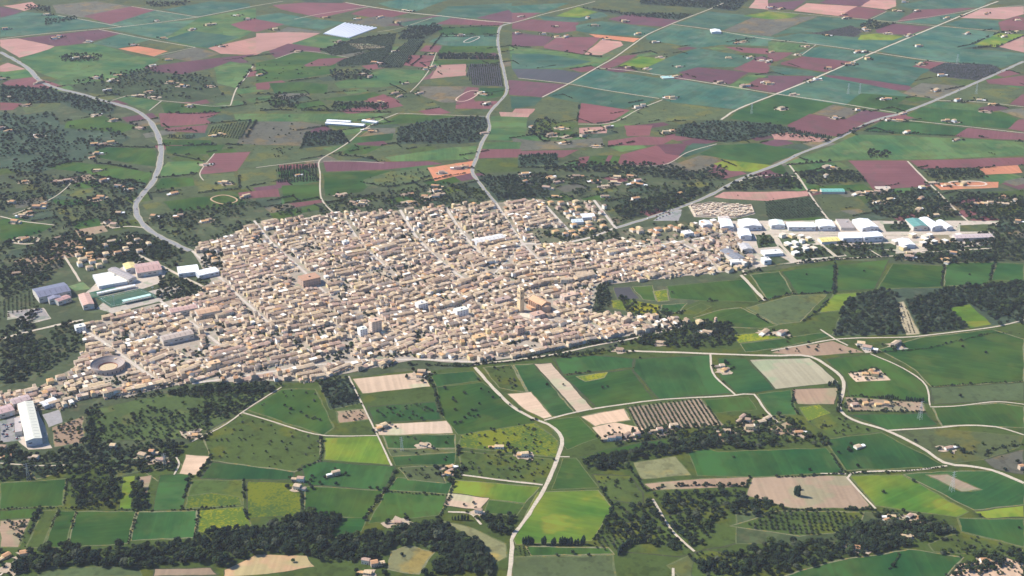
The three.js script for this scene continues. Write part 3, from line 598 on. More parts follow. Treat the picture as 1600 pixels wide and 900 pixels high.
// lines of trees or bushes along boundaries: spacing, radius, line
const HEDGES = `
3.5 2.2 740,570 800,566 860,557 930,549 960,545
4 2.4 500,682 504,700 500,720 465,735 457,752 470,770 474,805
4 2.0 522,640 515,625 505,608
4 2.4 470,805 490,795 505,798
4 2.3 692,650 684,630 678,607 668,590
4 2.3 570,812 580,795 590,780 605,764 618,735
4 2.2 709,752 704,775 688,805 680,812
4 2.4 717,700 714,720 722,745
5 1.9 605,768 650,772 700,775
5 1.8 238,799 285,797 310,796 380,790
4 1.8 213,800 208,822 200,850
4 1.8 119,800 112,825 103,855
4 1.8 91,799 78,825 65,857
4 2.2 62,796 50,825 35,858
4 2.4 297,742 288,775 284,796
4 2.4 380,750 381,790 386,812
4 1.7 310,798 307,820 304,842
4 2.0 105,748 100,790
5 1.6 0,796 60,793 105,795 180,797 240,798
4 2.4 330,714 318,730 308,745
4 2.6 720,678 760,668 800,662 840,655
4 2.2 940,765 957,792 940,830 926,846
4 2.4 985,735 1010,768 1040,760 1100,758 1165,760
4 2.0 1172,745 1165,762 1160,780
4 2.6 1280,688 1300,710 1315,735 1325,740
4 2.0 1205,746 1265,744 1320,740
4 1.8 1330,740 1400,738 1475,730
4 2.6 1200,795 1240,797 1300,797 1360,796
4 2.0 1240,610 1237,632 1247,648
3.5 2.6 1308,605 1312,628 1308,645
4 2.0 1535,718 1545,705 1570,698 1600,695
4 1.7 1365,552 1450,545 1550,520 1595,522
4 1.6 1450,605 1520,600 1600,596
4 2.6 1305,410 1303,435 1302,458
4 2.4 1476,412 1470,448
4 2.6 1555,408 1548,430 1544,448
4 2.8 1160,428 1190,422 1240,412 1300,406
4 2.6 1300,406 1340,404 1390,400
4 2.4 1305,457 1280,485 1255,503
4 2.2 1240,460 1290,458 1350,455
4 2.2 1035,490 1062,490 1085,475 1110,470 1185,472 1240,458
4 2.2 1080,494 1130,482 1155,480
4 2.2 1200,505 1165,483
3.5 2.6 860,552 930,536 960,534 1010,520
5 1.6 885,586 930,580 992,575
4 2.6 980,690 1000,690 1060,680
4 2.8 260,205 300,203 308,206
4 2.6 262,216 308,217
4 2.6 322,194 392,188 376,218
4 2.6 262,240 290,246 318,252
4 2.8 245,278 280,275 305,272 312,268
4 2.8 235,302 270,298 305,296
4 2.8 310,302 340,298 372,296
4 2.8 372,265 375,295
4 2.6 600,252 560,245 525,243
4 2.6 565,285 600,292 650,285 672,275
4 2.6 690,55 670,80 640,105
4 2.6 690,45 780,40
4 2.6 690,54 778,54
4 2.6 612,72 610,82 590,102
4 2.6 545,88 612,72
4 2.4 400,157 440,152 500,146 560,142
4 2.4 420,172 520,172
4 2.6 1517,70 1560,51 1600,50
4 2.6 1517,71 1555,75 1600,56
4 2.6 1135,66 1160,62 1180,60
4 2.4 860,285 900,280 950,272
4 2.6 1240,270 1340,268
4 2.6 1290,222 1330,205 1365,192
5 2.4 1350,205 1400,208 1480,212 1560,216
4 2.2 1445,96 1500,98 1560,104
4 2.6 1400,862 1415,850 1422,852
4 2.2 1390,890 1405,868 1420,855
4 2.8 50,815 62,795
4 2.6 140,618 200,622 260,612 330,604
4 2.6 640,570 700,572 740,572
4 3 620,41 650,43 690,43
4 3 500,79 560,61 620,52 680,38
4 2.8 662,65 632,105 600,106
4 2.6 690,58 735,57 778,57
4 2.8 400,148 440,147 512,147
4 2.8 400,174 430,172 520,174 610,176
4 2.8 262,177 300,178 345,176
4 3 370,138 385,118 396,103
4 2.8 250,227 300,228 352,226 400,228
4 3 380,222 400,190
4 3 470,232 480,207 530,205 545,224
4 2.6 800,72 850,76 900,84 940,90
4 2.6 905,161 902,192
4 3 830,206 850,222 905,212 948,210
4 2.6 1000,195 1060,189 1125,188
4 2.6 1350,47 1370,45 1400,36
4 2.8 1060,213 1140,223 1200,213
5 2.6 1490,217 1560,220 1600,222
4 2.8 810,262 905,262 985,259
4 2.8 1230,258 1310,252
4 2.8 1440,265 1530,263 1600,258
4 3 75,262 110,252 170,257 238,270
4 3 140,240 160,229 242,231
4 3 120,270 190,282 230,288
4 2.6 100,190 160,179 220,199
4 2.6 35,162 95,160
4 2.2 1322,620 1340,619 1440,629
4 2.2 1326,643 1380,643 1446,644
4 2.2 1327,583 1350,580 1376,577`;
// cypress screens: spacing, height, line
const CYPRESS = `
3.0 12 818,850 834,850
3.2 13 847,851 855,851
2.6 12.5 863,851 895,851
3.6 12 899,851 916,850
3 9 966,868 972,858 985,850 1010,847
3 8 1377,622 1404,624
3 8 1410,625 1443,628
3.5 9 1308,607 1306,600 1295,603
3.2 9 686,92 778,93
4 9 686,88 730,88
5 9 814,245 870,243
5 9 432,268 497,262
5 8 435,285 497,280
5 9 437,277 470,274
4 8 0,137 40,139 75,140
4 8 265,214 305,214
4.5 8 525,165 607,167
5 8 1200,199 1245,206 1300,216
5 9 1065,213 1100,210
5 8 430,155 460,155
5 8 730,105 780,103
2.4 17 1242,774 1244,775 1247,775 1249,776
4 8 707,812 735,813
5 7 640,222 700,218
4 8 1455,273 1530,268
5 8 480,212 528,210
4 8 1520,76 1560,72
4 8 640,60 690,46
5 7 100,358 140,335`;
// orchards and vineyards in rows: spacing along, between rows, radius, turn of the rows 0/1, outline
const ORCHARDS = `
2.2 6.6 1.7 1 980,636 1095,623 1131,664 1000,676
7 8 2.0 0 925,845 960,828 1000,825 1020,850 960,862 925,858
7 8 2.2 0 1225,800 1345,803 1335,830 1250,836 1160,824
6 6 1.9 0 500,78 560,60 620,52 615,70 560,82 520,88
6 6 1.9 0 545,90 610,72 612,80 590,100 530,105 525,98
6 6 1.8 0 590,100 640,62 662,64 630,105 590,106
6 6 1.7 0 735,100 780,100 786,135 738,133 728,118
6 6 1.4 0 1285,50 1330,40 1350,48 1335,58 1262,52
6 6 1.5 0 1450,110 1475,98 1550,101 1565,110 1530,126 1480,121
6 6 2.0 0 1195,316 1265,308 1290,338 1200,344
6 7 2.0 0 435,260 497,256 499,284 437,286
6 7 1.8 0 325,214 332,198 388,190 375,218
6 6 1.2 0 1402,474 1411,472 1434,520 1418,523
7 7 1.5 0 525,615 560,612 566,632 520,638
5 5 1.2 0 805,855 825,853 828,868 805,870
7 7 1.7 0 0,470 50,455 58,480 0,500`;
// sparse trees in meadows: number, radius, outline
const SPARSE = `
70 1.6 716,705 870,718 858,756 722,743
45 1.7 722,680 830,660 870,692 868,712 718,698
60 1.6 315,680 380,648 500,683 498,718 460,735 330,718
12 1.9 684,606 754,598 830,655 718,676
16 1.8 395,635 440,610 490,610 515,665
30 1.9 580,640 680,630 688,650 585,656
14 1.7 600,682 708,682 708,722 620,725
60 1.9 1085,862 1175,868 1150,900 1090,900
24 1.8 1260,660 1310,650 1370,676 1300,682
16 1.8 928,745 985,745 1003,785 950,778
18 1.5 525,643 570,640 576,655 532,659
20 1.8 762,576 798,572 818,610 782,604
20 1.9 1460,700 1590,690 1580,715 1490,722
24 1.9 1450,852 1500,833 1595,858 1585,866
60 1.5 1490,885 1560,872 1600,882 1600,900 1490,900
20 2.4 400,100 520,98 515,112 405,125
16 2.2 480,158 470,225 400,222
30 2 600,275 670,262 668,280 600,288
20 2.2 420,232 460,230 430,252
40 1.5 40,860 5,815 40,812
22 1.8 620,732 690,728 695,752 640,748
60 2.2 960,300 1000,300 990,320 940,315
26 1.6 1322,622 1440,630 1444,642 1326,641
10 1.7 1328,584 1374,578 1390,593 1340,596
14 1.9 1206,552 1232,542 1300,534 1345,551
10 1.6 928,668 960,661 1008,668 998,684`;
const LONE = '695,608 725,615 708,623 752,609 770,622 749,632 711,641 737,642 726,654 747,651 711,662 732,649 747,594 659,656 650,634 683,628 1249,765 1504,543 1540,552 1130,598 941,607 949,605 855,603 1146,715 1310,708 1340,730 1500,620 1427,753 500,756 525,757 578,763 590,765 604,767 634,812 633,805 628,868 458,878 740,787 725,790 1530,806 1592,826 1000,560 1265,735 1328,552 1230,535 1263,536 1275,548 880,602 1150,760 1100,760 1035,760 962,755 920,868 895,865 870,868 610,640 640,655 470,645 445,635 455,640 488,655 1380,770 1430,690 1570,735 1050,458 1260,430 1350,425 1515,430 1460,475';
// metalled roads and lanes: width (m), surface, line
const ROADS = `
10 a 0,81 20,92 45,108 65,128 90,138 130,148 160,157 190,165 215,174 232,187 243,203 250,222 252,235 248,262 238,285 222,305 213,318 214,335 225,352 245,367 270,380 297,392
5.5 a 800,36 785,40 778,60 782,90 788,115 792,140 790,148 770,170 762,182 765,200 752,225 747,240 738,268 745,280 760,300 775,318 800,350 817,380
7 a 1600,96 1530,127 1470,153 1405,178 1370,187 1292,224 1250,240 1220,255 1180,270 1150,283 1110,305 1060,325 1000,345 960,357 920,372 870,382 817,382
6 l 1560,2 1530,13 1470,38 1365,82 1290,115 1215,146 1150,172 1127,187
6 l 800,36 750,32 690,25 640,20 575,10 540,4
4 l 800,36 815,32 850,22 900,10 930,2
4 l 847,152 890,130 932,106 960,90 994,66 1010,55 1050,37 1107,15 1130,5
4 l 932,106 980,110 1060,122 1140,135 1200,145 1290,158 1405,177
4 l 1050,38 1110,46 1160,55 1200,61 1280,70 1365,82 1440,93 1507,101
3.2 l 810,122 888,131 940,140 1030,154
3.2 l 903,194 950,193 1000,170 1035,156
3.2 l 1200,17 1290,25 1350,30 1400,35 1470,41 1560,49
3.2 l 1370,187 1410,188 1475,194 1600,208
3.2 l 1465,157 1535,160 1600,167
3.2 l 1530,15 1600,8
2.4 l 1360,30 1385,18
2.4 l 1395,34 1490,21 1530,13
2.4 l 1250,88 1275,70
4 l 0,61 58,54 190,42 300,28 400,9 442,2
3.2 l 90,24 125,30 190,42
3.2 l 155,46 235,62 305,74
3.2 l 205,10 310,27
2.4 l 240,88 305,74
2.4 l 430,92 472,80 545,90
3.2 l 460,30 500,22 575,11
2.4 l 675,28 620,45 590,50
2.4 l 682,82 670,110 655,130 640,145
3.2 l 622,177 590,190 565,205 545,222 525,235 500,250 498,258 500,270 503,312 525,337
2.4 l 622,177 700,180 762,182
2.4 l 400,262 440,257 500,250
2.4 l 505,252 550,252 600,255
3.2 l 396,102 385,120 370,138 360,165
2.4 l 360,165 330,166 290,161 250,157 205,149 175,157
2.4 l 233,173 252,158
2.4 l 335,240 312,272 318,282
2.4 l 20,335 60,320 85,308 110,287 112,280
3.2 l 0,338 30,345 85,352
4 l 225,356 200,354 175,357
4 l 100,400 112,418 125,440
6 l 215,398 250,415 290,435 340,460 390,495
6 l 0,530 38,520 90,508 130,500
4 l 740,570 860,555 930,540 1000,527 1060,512
5.2 l 742,574 765,600 800,635 835,655 860,665 878,685 873,710 855,755 835,790 815,820 800,840 800,860 795,902
3.2 l 850,657 905,643 975,632 1030,625 1150,618 1175,615 1195,640 1215,660
5.2 l 960,548 1000,549 1060,551 1110,553 1200,556 1265,557 1290,570 1315,590 1318,610 1312,640 1330,655 1385,673 1440,700 1480,725 1510,728 1550,735 1600,755
3.2 l 1480,728 1430,735 1325,742 1340,765 1368,795
3.2 l 1385,673 1470,668 1510,665 1560,668 1600,680
3.2 l 1110,553 1115,585 1150,618
3.2 l 1282,515 1305,530 1325,540
3.2 l 1205,548 1250,540 1310,530 1420,527 1440,525 1500,518 1560,510 1600,500
2.4 l 1453,636 1490,635 1560,628 1600,632
2.5 l 1360,553 1410,575 1445,600 1453,634
2.4 l 380,645 430,660 500,680 590,681
2.4 l 300,690 350,665 385,640 440,605
2.4 l 545,588 570,640 590,681 612,728
3.2 l 720,742 780,750 848,758
3.2 l 1020,780 1045,822 1060,840 1085,862
3.2 l 1052,888 1052,902
2.4 l 875,714 890,714
6 l 1158,430 1175,448 1195,470
6 l 1205,366 1225,388 1247,412
7 l 1266,366 1290,388 1311,405
3.2 l 1355,388 1378,402
6 l 1120,365 1160,366 1250,366 1330,368 1420,367 1490,366 1540,362
4 l 1120,348 1135,370 1140,390 1165,430
4 l 1400,366 1420,378 1440,395
4 l 1245,412 1310,405 1400,400
4 l 1440,395 1550,388
4 l 1418,252 1440,275 1470,305 1500,335 1520,352
4 l 1232,256 1250,280 1265,303 1280,325 1300,350
4 l 1150,285 1190,275 1240,276 1262,298
2.4 l 948,258 1035,258 1075,238 1120,225
2.4 l 1282,740 1322,741
2.4 l 272,742 280,725 275,715
2.4 l 30,870 10,890 0,900
3.2 l 700,800 735,803 752,820
2.4 l 0,724 60,728 110,727`;
const STREETS = `
6 132,517 162,535 200,563 243,594
5 250,470 300,505 345,540
5 300,392 330,420 370,460 420,505
5 397,345 425,380 470,420 520,470
5 540,345 568,385 600,415
6 625,328 652,372 690,410 730,440
6 697,325 728,372 760,405
6 775,318 817,381 840,405
6 853,322 888,360
6 928,313 963,358
7 817,381 870,381 920,372 960,357
4 817,381 790,410 768,432
5 840,405 900,398 980,388 1060,378 1130,365
5 813,490 860,500 930,510
6 1060,378 1100,400 1120,425
5 300,600 400,585 500,570 640,562 740,566`;
const SPARSE_TOWN = [['855,313 935,313 958,350 900,372 862,335 845,315', 0.16], ['815,358 960,352 968,378 850,384', 0.1], ['965,358 1085,352 1110,372 1060,377 968,377', 0.42], ['690,324 790,318 812,365 740,376', 0.6], ['530,334 690,325 730,372 640,380 560,372', 0.62], ['1085,352 1125,350 1180,420 1130,425 1110,385', 0.5], ['60,606 118,575 140,600 110,636 60,642', 0.55], ['930,490 1095,507 1010,521 960,510', 0.72], ['395,350 530,338 545,365 420,385', 0.75]];
const TOWN = '128,512 175,494 240,476 300,462 330,440 312,412 302,395 318,380 355,372 400,350 440,345 520,335 600,331 690,324 770,318 855,313 865,325 900,318 935,313 960,350 900,372 970,375 1050,372 1085,352 1125,350 1150,372 1175,395 1180,420 1120,427 1060,433 960,444 935,445 925,490 960,492 1000,495 1060,500 1095,507 1010,521 930,534 860,548 800,560 740,568 690,566 650,563 560,580 520,588 490,597 440,595 380,598 330,597 290,600 230,612 200,622 140,620 100,637 60,642 20,648 0,655 0,615 50,606 105,600 118,570 135,545';
const EMPTY = [ // yards, groves, squares where no terraced house stands
  '45,440 130,430 250,405 330,425 335,445 300,465 180,495 100,490', '138,575 168,560 202,572 198,590 205,602 160,606 148,592', '805,478 860,465 875,492 815,498', '240,430 340,415 350,440 290,455',
  '820,362 960,352 965,376 860,380', '315,395 350,395 350,420 315,418', '925,445 960,445 955,490 920,492', '556,511 597,509 597,526 556,528', '709,479 732,479 732,497 709,497', '455,425 505,425 505,452 455,452', '245,520 310,520 315,545 245,548'];
// farmsteads and villas out in the fields: picture place of each
const FARMS = '75,24 8,46 85,61 93,58 138,66 245,33 255,60 208,71 325,40 335,38 300,47 372,25 388,31 345,73 262,94 120,92 135,90 152,123 210,151 222,150 240,153 297,167 220,201 335,213 345,210 150,181 60,213 15,205 405,118 565,117 578,121 508,28 595,28 632,17 642,18 620,36 465,81 530,66 585,98 595,100 675,85 678,105 665,109 720,56 615,81 618,146 625,151 593,161 657,146 750,147 758,149 762,163 635,131 560,30 430,47 575,190 580,206 573,203 755,209 815,26 808,53 850,54 870,58 885,58 870,42 928,41 918,29 975,34 950,62 998,54 1022,67 1032,90 981,106 1010,108 1060,105 1055,120 1150,68 1160,66 1138,91 1172,90 1190,95 1125,130 1160,136 1168,135 1197,130 1043,153 1050,154 995,169 1005,166 830,199 880,224 860,212 878,201 925,206 1050,205 1040,208 1205,13 1220,14 1317,23 1322,29 1397,17 1405,18 1412,4 1432,18 1480,29 1503,25 1540,22 1590,32 1350,46 1353,49 1293,56 1420,56 1387,53 1340,82 1350,82 1355,93 1325,102 1333,100 1295,108 1275,125 1265,128 1240,148 1220,171 1380,156 1388,155 1340,173 1305,185 1438,101 1470,119 1575,52 1588,50 1570,58 1495,158 1530,157 1463,142 1540,175 1550,164 1480,190 1490,191 1387,188 1405,189 1412,178 1495,219 1418,208 1205,82 1245,86 1202,97 1260,73 1434,73 1512,53 1200,132 5,124 62,130 20,318 38,285 85,285 95,286 105,284 115,283 152,267 185,293 205,297 150,312 158,310 70,322 58,325 35,339 168,348 178,353 240,340 275,341 282,339 320,347 325,345 90,373 140,378 118,390 125,389 130,408 140,402 175,380 220,378 322,258 352,287 272,303 385,308 530,306 537,305 465,275 635,305 680,300 690,271 715,264 728,262 820,286 858,278 862,280 900,276 985,276 990,288 1000,289 945,308 1290,263 1300,263 1290,277 1355,303 1370,302 1385,300 1272,300 1440,295 1455,287 1480,290 1505,289 1530,320 1538,319 1520,321 1435,330 1590,348 1475,407 1480,411 1220,523 1195,520 1105,522 1100,523 1033,537 968,548 1128,573 1131,580 1352,586 1360,584 1367,588 1335,634 1352,632 1372,634 1385,634 1345,540 1355,546 1398,540 965,685 980,683 995,682 955,688 1160,655 1190,663 1198,658 1168,660 702,732 704,738 700,742 470,752 465,764 585,884 572,880 575,897 748,802 622,818 1340,700 1482,702 1595,733 1338,858 1415,840 1385,818 820,713 659,584 656,590 5,700 12,715 250,720 300,678 305,682 40,868 22,890 10,870 662,697 813,712 1420,404 525,742 780,700 600,668';

// ---------------------------------------------------------------- landmarks that labels refer to
const ANCHORS = [['the church tower', 813, 487], ['the orange brick church', 848, 482], ['the bullring', 168, 573], ['the football pitch', 205, 466], ['the white greenhouse sheets', 545, 48], ['the oval riding track', 350, 312],
  ['the red riding track', 730, 150], ['the walled cemetery', 1130, 328], ['the green roofed warehouse', 1437, 355], ['the two arched white sheds', 1470, 352], ['the long white shed by the scrapyard', 50, 668], ['the asphalt car park by the school', 45, 492],
  ['the dark roofed sports hall', 88, 460], ['the white apartment tower', 566, 520], ['the big brown block', 482, 442], ['the pale soil strip below town', 880, 605], ['the striped vineyard', 1055, 650], ['the bright field by the winding lane', 880, 808],
  ['the tall cypress clump', 1246, 768], ['the yellow flower field', 345, 815], ['the tan field with tower cypress', 1275, 770], ['the bright green wedge field', 1420, 770], ['the farm with the pool terrace', 1375, 634], ['the farmhouse ringed by green wheat', 1357, 588],
  ['the red ploughed square', 1390, 275], ['the teal roofed shed', 1300, 302], ['the orange soil plot', 1560, 266], ['the maroon strip', 1350, 130], ['the purple soil field', 1415, 46], ['the crossroads with farm', 1365, 82], ['the pale wood clearing', 1418, 498],
  ['the green clearing in the wood', 1515, 493], ['the big curve of the highway', 215, 325], ['the highway junction', 235, 180], ['the white poultry sheds', 545, 194], ['the cypress framed house', 465, 274], ['the earthworks site', 710, 268],
  ['the long maroon strip by the lane', 600, 258], ['the dark square orchard', 758, 118], ['the brown field below the houses', 610, 598], ['the red roofed farm', 703, 735], ['the roundabout east of town', 815, 380], ['the new streets', 700, 345], ['the low row of suburb streets', 900, 335],
  ['the olive field in the wood', 645, 875], ['the orange field at the bottom edge', 420, 882], ['the dark wooded knoll', 735, 865], ['the pale kidney shaped plot', 305, 725], ['the two green strip fields', 160, 825], ['the lone grey plot by town', 975, 458], ['the gravel track', 1065, 842],
  ['the square scrub block', 260, 650], ['the pine grove', 25, 560], ['the fenced farm paddock', 1555, 62], ['the white shed by the crossroads', 1120, 52], ['the pink field', 945, 176], ['the farm pond', 1048, 122], ['the pale fallow field', 1165, 42], ['the dark vineyard', 1310, 50],
  ['the orange plot among green', 225, 80], ['the wooded manor', 130, 92], ['the far grey barn', 1280, 68], ['the pylon field', 1530, 650], ['the long bend of the country road', 1312, 610], ['the walled stubble field', 1240, 582], ['the lane junction', 1480, 727], ['the field corner lane', 590, 681],
  ['the yellow meadow with bushes', 790, 690], ['the left hand green plot', 50, 770], ['the tip of town', 1090, 505], ['the south wall of town', 640, 575], ['the town centre', 640, 470], ['the west terraces', 250, 510], ['the north terraces', 470, 380], ['the east terraces', 1000, 410]];
const ORD = ['first', 'second', 'third', 'fourth', 'fifth', 'sixth', 'seventh', 'eighth', 'ninth', 'tenth', 'eleventh', 'twelfth', 'thirteenth', 'fourteenth', 'fifteenth', 'sixteenth', 'seventeenth', 'eighteenth', 'nineteenth'], TENS = ['', '', 'twenty', 'thirty', 'forty', 'fifty', 'sixty', 'seventy', 'eighty', 'ninety'], TENTH = ['', '', 'twentieth', 'thirtieth', 'fortieth', 'fiftieth', 'sixtieth', 'seventieth', 'eightieth', 'ninetieth'];
const ordinal = (n) => n < 20 ? ORD[n - 1] : n % 10 ? TENS[Math.floor(n / 10)] + '-' + ORD[n % 10 - 1] : TENTH[n / 10];
function where(px, py) {
  let best = null, bd = 1e9; for (const a of ANCHORS) { const d = Math.hypot(a[1] - px, (a[2] - py) * 1.8); if (d < bd) { bd = d; best = a; } }
  const dx = px - best[1], dy = py - best[2];
  if (bd < 9) return 'by ' + best[0];
  const near = bd < 45 ? 'just ' : bd > 130 ? 'far ' : '';
  return near + (Math.abs(dx) > 1.6 * Math.abs(dy) ? (dx < 0 ? 'left of ' : 'right of ') : dy < 0 ? 'beyond ' : 'below ') + best[0];
}

// ---------------------------------------------------------------- ground
{
  const g = new THREE.PlaneGeometry(26000, 26000, 1, 1); g.rotateX(-Math.PI / 2); g.translate(0, -0.02, -3000);
  const p = g.attributes.position, u = g.attributes.uv; for (let i = 0; i < 4; i++) u.setXY(i, p.getX(i) / 400, p.getZ(i) / 400);
  put(new THREE.Mesh(g, M('scrub', [0.058, 0.075, 0.034])), 'ground', 'rough green ground of the plain under fields and scrub', 'ground', { kind: 'structure', at: [0, -2000] });
}
function roughen(p, amp, step) {                                       // field edges are never ruler straight
  const out = [];
  for (let i = 0; i < p.length; i++) { const a = p[i], b = p[(i + 1) % p.length], L = Math.hypot(b[0] - a[0], b[1] - a[1]), n = Math.max(1, Math.min(40, Math.round(L / step))); for (let k = 0; k < n; k++) { const t = k / n, x = a[0] + (b[0] - a[0]) * t, z = a[1] + (b[1] - a[1]) * t, m = amp * (k ? 1 : 0.4); out.push([x + m * 2 * (noise(x / 22, z / 22, 3) - 0.5), z + m * 2 * (noise(x / 22, z / 22, 4) - 0.5)]); } }
  return out;
}
const longest = (p) => { let a = 0, L = 0; for (let i = 0; i < p.length; i++) { const q = p[(i + 1) % p.length], l = Math.hypot(q[0] - p[i][0], q[1] - p[i][1]); if (l > L) { L = l; a = Math.atan2(q[1] - p[i][1], q[0] - p[i][0]); } } return a; };
function sheet(p, y, ang, ts, ou = 0, ov = 0) {
  const v = p.map((q) => new THREE.Vector2(q[0], q[1])); if (THREE.ShapeUtils.isClockWise(v)) { v.reverse(); p = p.slice().reverse(); }
  const f = THREE.ShapeUtils.triangulateShape(v, []), pos = [], uv = [], idx = [], c = Math.cos(ang), s = Math.sin(ang);
  for (const q of p) { pos.push(q[0], y, q[1]); uv.push((-q[0] * s + q[1] * c) / ts + ou, (q[0] * c + q[1] * s) / ts + ov); }
  for (const t of f) idx.push(t[0], t[2], t[1]);
  const g = new THREE.BufferGeometry(); g.setAttribute('position', new THREE.Float32BufferAttribute(pos, 3)); g.setAttribute('uv', new THREE.Float32BufferAttribute(uv, 2)); g.setIndex(idx); g.computeVertexNormals(); return g;
}
const FLD = [], levels = []; let topLevel = 0;
const TH0 = (() => { const a = G(172, 481), b = G(252, 464); return Math.atan2(b[1] - a[1], b[0] - a[0]); })();
const fieldLines = FIELDS.trim().split('\n'), traced = fieldLines.slice(2).map((l) => pts(l.trim().split(/\s+/).slice(1).join(' '))), parcels = [], parcelEdges = [];
{ // small plots fill what the survey leaves open between the large fields
  const zones = [['0,95 1600,40 1600,300 1250,300 1050,262 850,262 740,285 420,318 270,330 250,240 205,165 90,138 0,110', 0.9, ['o', 'g5', 'g4', 'p', 'r1', 'g2', 'o', 'b', 'r2', 'g5', 'd', 'o'], 84, 56], ['0,265 130,255 235,290 212,320 225,355 295,395 250,415 110,400 60,450 0,480', 0.45, ['o', 'b', 'd', 'g2', 'p', 'd', 'g4', 's2'], 70, 48], ['420,322 760,285 960,275 1130,292 1050,328 960,350 800,312 600,328 430,343', 0.5, ['o', 'g4', 'b', 'd', 'r1', 'p', 'g2'], 60, 42], ['1250,300 1600,280 1600,400 1480,400 1300,345', 0.5, ['o', 'g4', 'b', 'd', 'r1', 'p'], 62, 44], ['0,692 290,688 275,738 0,752', 0.35, ['g4', 'b', 'd', 'o'], 46, 32], ['940,660 1245,652 1290,695 1100,690 1000,700', 0.4, ['g4', 'o', 's2', 'p'], 40, 28], ['940,800 1200,770 1190,860 1060,890 960,880', 0.4, ['g4', 'b', 'o', 'g2', 'd'], 48, 34]];
  const c = Math.cos(TH0), s = Math.sin(TH0); let id = 0;
  for (const [zs, prob, kinds, cw, ch] of zones) {
    const zp = pts(zs), uv = zp.map((q) => [q[0] * c + q[1] * s, -q[0] * s + q[1] * c]), u0 = Math.min(...uv.map((q) => q[0])), u1 = Math.max(...uv.map((q) => q[0])), v0 = Math.min(...uv.map((q) => q[1])), v1 = Math.max(...uv.map((q) => q[1]));
    for (let u = u0; u < u1; u += cw) for (let v = v0; v < v1; v += ch) {
      id++; const J = (k) => hash2(id, k, 71) - 0.5, sh = 14 * (noise(u / 300, v / 300, 72) - 0.5), W = cw * (0.86 + 0.3 * J(1)), H = ch * (0.86 + 0.3 * J(2)), q = [[0, 0], [W, 0], [W, H], [0, H]].map(([a, b], k) => { const uu = u + a + J(10 + k) * 9 + sh, vv = v + b + J(20 + k) * 7 + sh; return [uu * c - vv * s, uu * s + vv * c]; });
      const m = [(q[0][0] + q[2][0]) / 2, (q[0][1] + q[2][1]) / 2], px = P(m[0], m[1]);
      if (px[0] < -20 || px[0] > 1620 || hash2(id, 3, 73) > prob || !inPoly(zp, m[0], m[1]) || traced.some((t) => inPoly(t, m[0], m[1]))) continue;
      parcels.push(kinds[Math.floor(hash2(id, 4, 74) * kinds.length)] + ' ' + q.map((w) => { const r = P(w[0], w[1]); return r[0].toFixed(2) + ',' + r[1].toFixed(2); }).join(' ')); for (let k = 0; k < 2; k++) if (hash2(id, 30 + k, 75) < 0.5) parcelEdges.push([q[k], q[k + 1], 1.5 + hash2(id, 40, 76)]);
    }
  }
}
for (const line of [...fieldLines.slice(0, 2), ...parcels, ...fieldLines.slice(2)]) {
  const [k, ...rest] = line.trim().split(/\s+/), p = pts(rest.join(' ')), q = rest.map((s) => s.split(',').map(Number));
  const bb = [Math.min(...q.map((a) => a[0])), Math.min(...q.map((a) => a[1])), Math.max(...q.map((a) => a[0])), Math.max(...q.map((a) => a[1]))];
  let lv = 1; for (const o of levels) if (o.bb[0] < bb[2] && o.bb[2] > bb[0] && o.bb[1] < bb[3] && o.bb[3] > bb[1]) lv = Math.max(lv, o.lv + 1);
  levels.push({ bb, lv }); topLevel = Math.max(topLevel, lv);
  const [t, c0, what] = KIND[k], n = levels.length, j = 0.88 + 0.26 * hash2(n, 5), h = (hash2(n, 6) - 0.5) * 0.1, c = [c0[0] * j * (1 + h), c0[1] * j, c0[2] * j * (1 - h * 0.6)].map((v) => Math.round(v * 500) / 500);
  const cx = q.reduce((a, b) => a + b[0], 0) / q.length, cy = q.reduce((a, b) => a + b[1], 0) / q.length;
  const far = Math.hypot(...p[0]) > 2600, g = sheet(roughen(p, n < 3 ? 6 : far ? 2 : 1.8, far ? 26 : 11), lv * 0.006, longest(p) + Math.PI / 2, 380, hash2(n, 7), hash2(n, 8));
  put(new THREE.Mesh(g, M(t, c, 0.97)), n < 3 ? 'field' : k === 'c' || k === 'a' ? 'yard' : 'field', n === 1 ? 'patchwork of olive grassland under the far fields' : n === 2 ? 'patchy meadow ground under the near fields' : what, k === 'c' || k === 'a' ? 'yard' : 'field', { kind: 'structure', at: G(cx, cy), rel: n > 2 });
  if (n > 2 && cy > 400 && k !== 'c' && k !== 'a') { const e = roughen(p, 1.4, 10); e.push(e[0]); const mg = hash2(n, 9); part('field_margin', ribbon(e, 0.9 + 1.5 * hash2(n, 10), lv * 0.006 + 0.003, 1.9), mg < 0.3 ? M('meadow', [0.19, 0.175, 0.09]) : mg < 0.75 ? M('meadow', [0.12, 0.13, 0.05]) : M('scrub', [0.05, 0.06, 0.028]), scene.children[scene.children.length - 1]).receiveShadow = true; }
  FLD.push({ k, p });
}
const Y0 = topLevel * 0.006 + 0.006;
